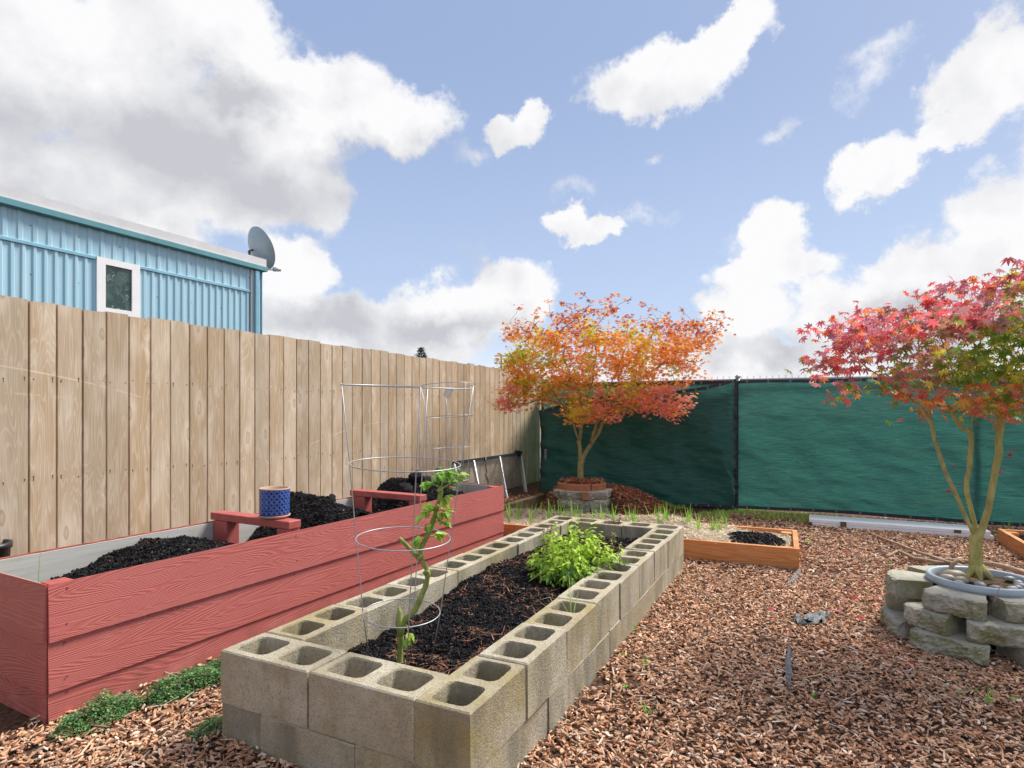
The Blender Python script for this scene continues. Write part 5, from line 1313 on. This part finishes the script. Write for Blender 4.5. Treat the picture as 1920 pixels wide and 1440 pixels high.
def weed(x, y, s_, label, kind=0):
    c = at(x, y, .004)
    if kind: return tuft('grass_tuft', label, 'weed', c, int(16), (.5*s_, s_), (.003, .006), GP, 'grass tufts in the mulch', .55, .012, .8)
    n = 14; a = np.linspace(0, 6.283*1.0, n)+rng.normal(0, .2, n); P = np.zeros((n, 3)); P[:, 2] = .012
    V, Fc, C = ellleaf(P, (s_*.4, s_*.6), (s_*.2, s_*.34), pick(GP, [1, 1, 1], n), (-.5, .0), a); o = np_obj('weed', V, Fc, C, M_herb, tuple(c)); tag(o, label, 'weed', 'small leafy weeds in the mulch')
WD = [(1186, 1183, .05, 'two-leaved weed at the foot of the mulch side blocks'), (1692, 1073, .05, 'leafy weed left of the potted maple'), (1672, 1058, .05, 'yellow green weed near the cut branches'), (1568, 1090, .035, 'small weed in the mulch right of the orange bed'),
      (1515, 1020, .08, 'weed clump at the right end of the orange bed'), (1518, 1005, .08, 'weed clump between the orange bed and white panels'), (1608, 1002, .04, 'weed in front of the white panels'), (1582, 1015, .04, 'weed tuft near the left end of the panels'), (1170, 1233, .03, 'tiny weed by the second block of the mulch side'), (1172, 1292, .03, 'tiny weed left of the grass tuft'),
      (1870, 1000, .07, 'weed clump at the corner of the right timber bed'), (1905, 1318, .05, 'weed at the bottom right edge'), (1800, 1305, .045, 'spreading weed near the bottom right'), (1825, 1298, .04, 'small weed beside the tall grass blades'), (1525, 1308, .03, 'tiny weed near the bottom centre'), (1335, 1135, .02, 'pin-sized weed in the open mulch'), (1745, 1278, .02, 'tiny weed below the retaining blocks'), (1560, 1285, .02, 'tiny weed below the fabric strip')]
for x, y, s_, lab in WD: weed(x, y, s_, lab)
weed(1212, 1342, .07, 'grass tuft near the bottom left of the mulch', 1); weed(1852, 1325, .11, 'tall grass blades at the bottom right', 1); weed(1210, 1250, .055, 'short grass tuft by the block wall', 1); weed(1890, 993, .16, 'wispy grass by the right timber bed', 1)
# grass strip along the green cloth
n_ = 22000; u = rng.uniform(-1.4, 2.2, n_); v = rng.uniform(-.75, -.02, n_)
P = np.column_stack([PA.x+PD.x*u-PD.y*v*-1*-1, PA.y+PD.y*u+PD.x*v, np.zeros(n_)])
keep = (fbm(P[:, 0]*3, P[:, 1]*3, 3) > .42)&(rng.random(n_) < np.clip(1.9-np.abs(u-.1)/1.2, .1, 1)); P = P[keep]; mh_ = mound_h(P[:, 0], P[:, 1]); P = P[mh_ < .06]; P[:, 2] = np.maximum(0, mh_[mh_ < .06])
V, Fc, C = blades(P, (.02, .065), (.004, .010), pick([(.42, .68, .09), (.54, .78, .14), (.28, .48, .08), (.52, .46, .2)], [3, 3, 2, 1.3], len(P)), .7, .8, 3)
o = np_obj('grass', V, Fc, C, M_grass); tag(o, 'patchy green grass along the foot of the green cloth', 'grass', kind='stuff')

# ------------------------------------------------------------------ bark mulch
def in_rect(P, org, ux, x0, x1, y0, y1):
    d = P[:, :2]-np.array((org[0], org[1])); c, s_ = math.cos(ux), math.sin(ux); x = d[:, 0]*c+d[:, 1]*s_; y = -d[:, 0]*s_+d[:, 1]*c
    return (x > x0)&(x < x1)&(y > y0)&(y < y1)
def ground_mask(P):
    m = in_rect(P, RN, RR, 0, RL, 0, RW)|in_rect(P, CO, CR, .02, 8*LS+BW-.02, -TW+.02, -.02)|in_rect(P, SO, SR, 0, SL, 0, .82)|in_rect(P, B0, BR, 0, 1.3, 0, 2.2)
    d = P[:, :2]-np.array((F0.x, F0.y)); m |= (-d[:, 0]*.8944+d[:, 1]*.4472) > 0
    d = P[:, :2]-np.array((PA.x, PA.y)); m |= (-d[:, 0]*PD.y+d[:, 1]*PD.x) > 0
    m |= np.hypot(P[:, 0]-PC.x, P[:, 1]-PC.y) < .2
    return ~m
parts = []
CP = [(.54, .275, .15), (.68, .40, .24), (.36, .17, .09), (.13, .065, .04), (.76, .52, .35), (.84, .68, .54), (.54, .36, .24)]
for (x0, x1, y0, y1, n_, L, W) in ((-1.9, 3.2, .9, 2.6, 42000, (.010, .036), (.005, .014)), (.4, 4.2, 2.6, 4.4, 38000, (.010, .038), (.006, .015)), (1.2, 5.8, 4.4, 7.2, 30000, (.013, .040), (.007, .018)), (-2.2, .9, 2.6, 6, 3500, (.02, .045), (.01, .02)), (-2.5, 5.5, -.6, .9, 9000, (.016, .045), (.009, .022))):
    P = np.column_stack([rng.uniform(x0, x1, n_), rng.uniform(y0, y1, n_), rng.uniform(.0, .016, n_)])
    P = P[ground_mask(P)]; P = P[(P[:, 1] > 4.4) | (P[:, 0] < P[:, 1]*.95+.6)]
    P[:, 2] += .022*fbm(P[:, 0]*3, P[:, 1]*3, 3)-.004; P = P[(fbm(P[:, 0]*2.2+5, P[:, 1]*2.2, 3) > .30)|(rng.random(len(P)) < .55)]
    parts.append(chips(P, L, W, (.002, .008), pick(CP, [26, 22, 16, 9, 9, 4, 8], len(P), .25), .33))
n_ = 5000; P = np.column_stack([rng.uniform(-1.6, 4.6, n_), rng.uniform(1.0, 6.0, n_), rng.uniform(.01, .024, n_)]); P = P[ground_mask(P)]
parts.append(chips(P, (.05, .10), (.003, .008), (.002, .004), pick([(.58, .42, .30), (.42, .24, .15), (.66, .52, .42)], [2, 2, 1], len(P), .2), .2))
V, Fc, C = join(parts); o = np_obj('bark_mulch', V, Fc, C, M_chip); tag(o, 'reddish brown bark chip mulch covering the ground', 'mulch', kind='stuff')
# fallen leaves
def scat(cx, cy, sx, sy, n, hf=None): P = np.column_stack([rng.normal(cx, sx, n), rng.normal(cy, sy, n), np.zeros(n)]); P[:, 2] = .02 if hf is None else hf(P[:, 0], P[:, 1])+.012; return P
P = scat(1.25, 7.35, .42, .36, 3800, mound_h); P = P[P[:, 2] > .03]; P2_ = np.column_stack([C2.x+rng.normal(0, .13, 420), C2.y+rng.normal(0, .13, 420), rng.uniform(.36, .41, 420)]); P2_ = P2_[np.hypot(P2_[:, 0]-C2.x, P2_[:, 1]-C2.y) < .28]
P3_ = np.column_stack([rng.uniform(-.5, .45, 240), rng.uniform(6.4, 8.1, 240), np.zeros(240)]); P3_ = P3_[.5*P3_[:, 1]-3.68-P3_[:, 0] > 0]; P3_[:, 2] = mound_h(P3_[:, 0], P3_[:, 1])+.01
P = np.concatenate([P, P2_, P3_])
V, Fc, C = mapleleaf(P, (.022, .042), pick([(.50, .14, .07), (.62, .24, .09), (.36, .12, .08), (.66, .38, .22), (.42, .26, .18)], [3, 2, 3, 2, 2], len(P)), 0, .4)
o = np_obj('fallen_leaves', V, Fc, C, M_dry); tag(o, 'rusty fallen maple leaves covering the mound and planting ring', 'leaves', kind='stuff')
P = np.array([tuple(at(x, y, .026)) for x, y in [(random.gauss(1640, 75), random.gauss(1120, 38)) for _ in range(50)]+[(1686, 1178), (1690, 1172), (1770, 1222), (1568, 1130), (1572, 1145), (1585, 1125), (1403, 1178), (1654, 1218), (1706, 1240), (1820, 1235), (1560, 1148), (1720, 1160), (1880, 1150), (1480, 1190)]])
P = P[ground_mask(P)]
V, Fc, C = mapleleaf(P, (.016, .032), pick([(.60, .03, .05), (.62, .10, .12), (.55, .05, .03), (.62, .25, .25)], [3, 2, 2, 1], len(P)), 0, .3)
o = np_obj('fallen_leaves', V, Fc, C, M_dry); tag(o, 'bright red fallen leaves sprinkled on the mulch near the pot', 'leaves', kind='stuff')
p = at(318, 1337, .02); m = MB()
V, Fc, C = mapleleaf(np.array([(0., 0., .015)]), (.05, .051), np.array([(.42, .23, .10)]), 0, .2); o = np_obj('dry_leaf', V, Fc, C, M_dry, tuple(p)); tag(o, 'large curled brown dry leaf at the foot of the thyme', 'leaf')

# landscape fabric scraps
def scrap(pts, w0, label, seed, crump=.02):
    m = MB(); n = 18; k = 8; Q = [at(x, y, .018) for x, y in pts]; V = []; c0 = Q[0].copy()
    for i in range(n+1):
        f_ = i/n*(len(Q)-1); a = min(int(f_), len(Q)-2); p = Q[a].lerp(Q[a+1], f_-a); d = (Q[a+1]-Q[a]).normalized(); s_ = Vector((-d.y, d.x, 0))
        for j in range(k+1):
            u_ = j/k-.5; wd_2 = w0*(.35+.65*math.sin(math.pi*min(1, max(.06, i/n))))*(1+.5*mn.noise(Vector((i*.4, seed, 0)))); q = p+s_*u_*wd_2+d*mn.noise(Vector((i*.5, j*.6, seed)))*w0*.2
            q.z = .02+crump*(.5+mn.noise(Vector((i*.55, j*.75, seed+3)))+.5*mn.noise(Vector((i*1.3, j*1.7, seed)))); V.append(tuple(q))
    m.add(V, [(i*(k+1)+j, (i+1)*(k+1)+j, (i+1)*(k+1)+j+1, i*(k+1)+j+1) for i in range(n) for j in range(k)])
    o = m.build('landscape_fabric', M_fabric, loc=(c0.x, c0.y, 0), world=True, smooth=True); tag(o, label, 'fabric scrap', 'scraps of grey landscape fabric'); return o
scrap([(1487, 1162), (1515, 1172), (1535, 1160), (1552, 1155)], .10, 'crumpled grey fabric scrap in the open mulch left of the blocks', 2, .035)
scrap([(1480, 1215), (1478, 1250), (1480, 1295)], .026, 'narrow grey fabric strip poking out of the mulch near the centre', 5, .01)
scrap([(1500, 1067), (1495, 1080), (1478, 1096)], .035, 'grey fabric strip trailing from the orange bed corner', 8, .01)
# twigs lying on the mulch
for k, (a, b, c, lab) in enumerate((((1590, 1262), (1690, 1258), (1840, 1263), 'long thin dry stem lying on the mulch right of the strip'), ((1805, 1225), (1830, 1250), (1850, 1275), 'dry stem leaning below the retaining blocks'), ((1865, 1128), (1875, 1100), (1890, 1082), 'pale grass stem rising over the front block'))):
    z_ = [.025, .03, .03] if k < 2 else [.30, .34, .37]; Yv = 2.95
    pts = [at(*a, z_[0]), at(*b, z_[1]), at(*c, z_[2])] if k < 2 else [atY(*a, Yv), atY(*b, Yv), atY(*c, Yv)]
    o = MB().tube(smoothpath(pts), .0018, 5).build('grass_stalk', M_stick, loc=tuple(pts[0]), world=True); tag(o, lab, 'stalk', 'dry stalks')
# dark pot behind the red bed at the left edge
q = rb(-.02, RW+.25, 0); p = at(-62, 1040, .50)
t = thing('nursery_pot', 'black nursery pot just showing behind the red bed at the left edge', 'plant pot', (p.x-.02, p.y+.12, 0))
MB().lathe([(.08, 0), (.11, .50), (.118, .50), (.118, .53), (.105, .53), (.10, .45), (.001, .45)], 28).build('body', M_black, t, smooth=True)
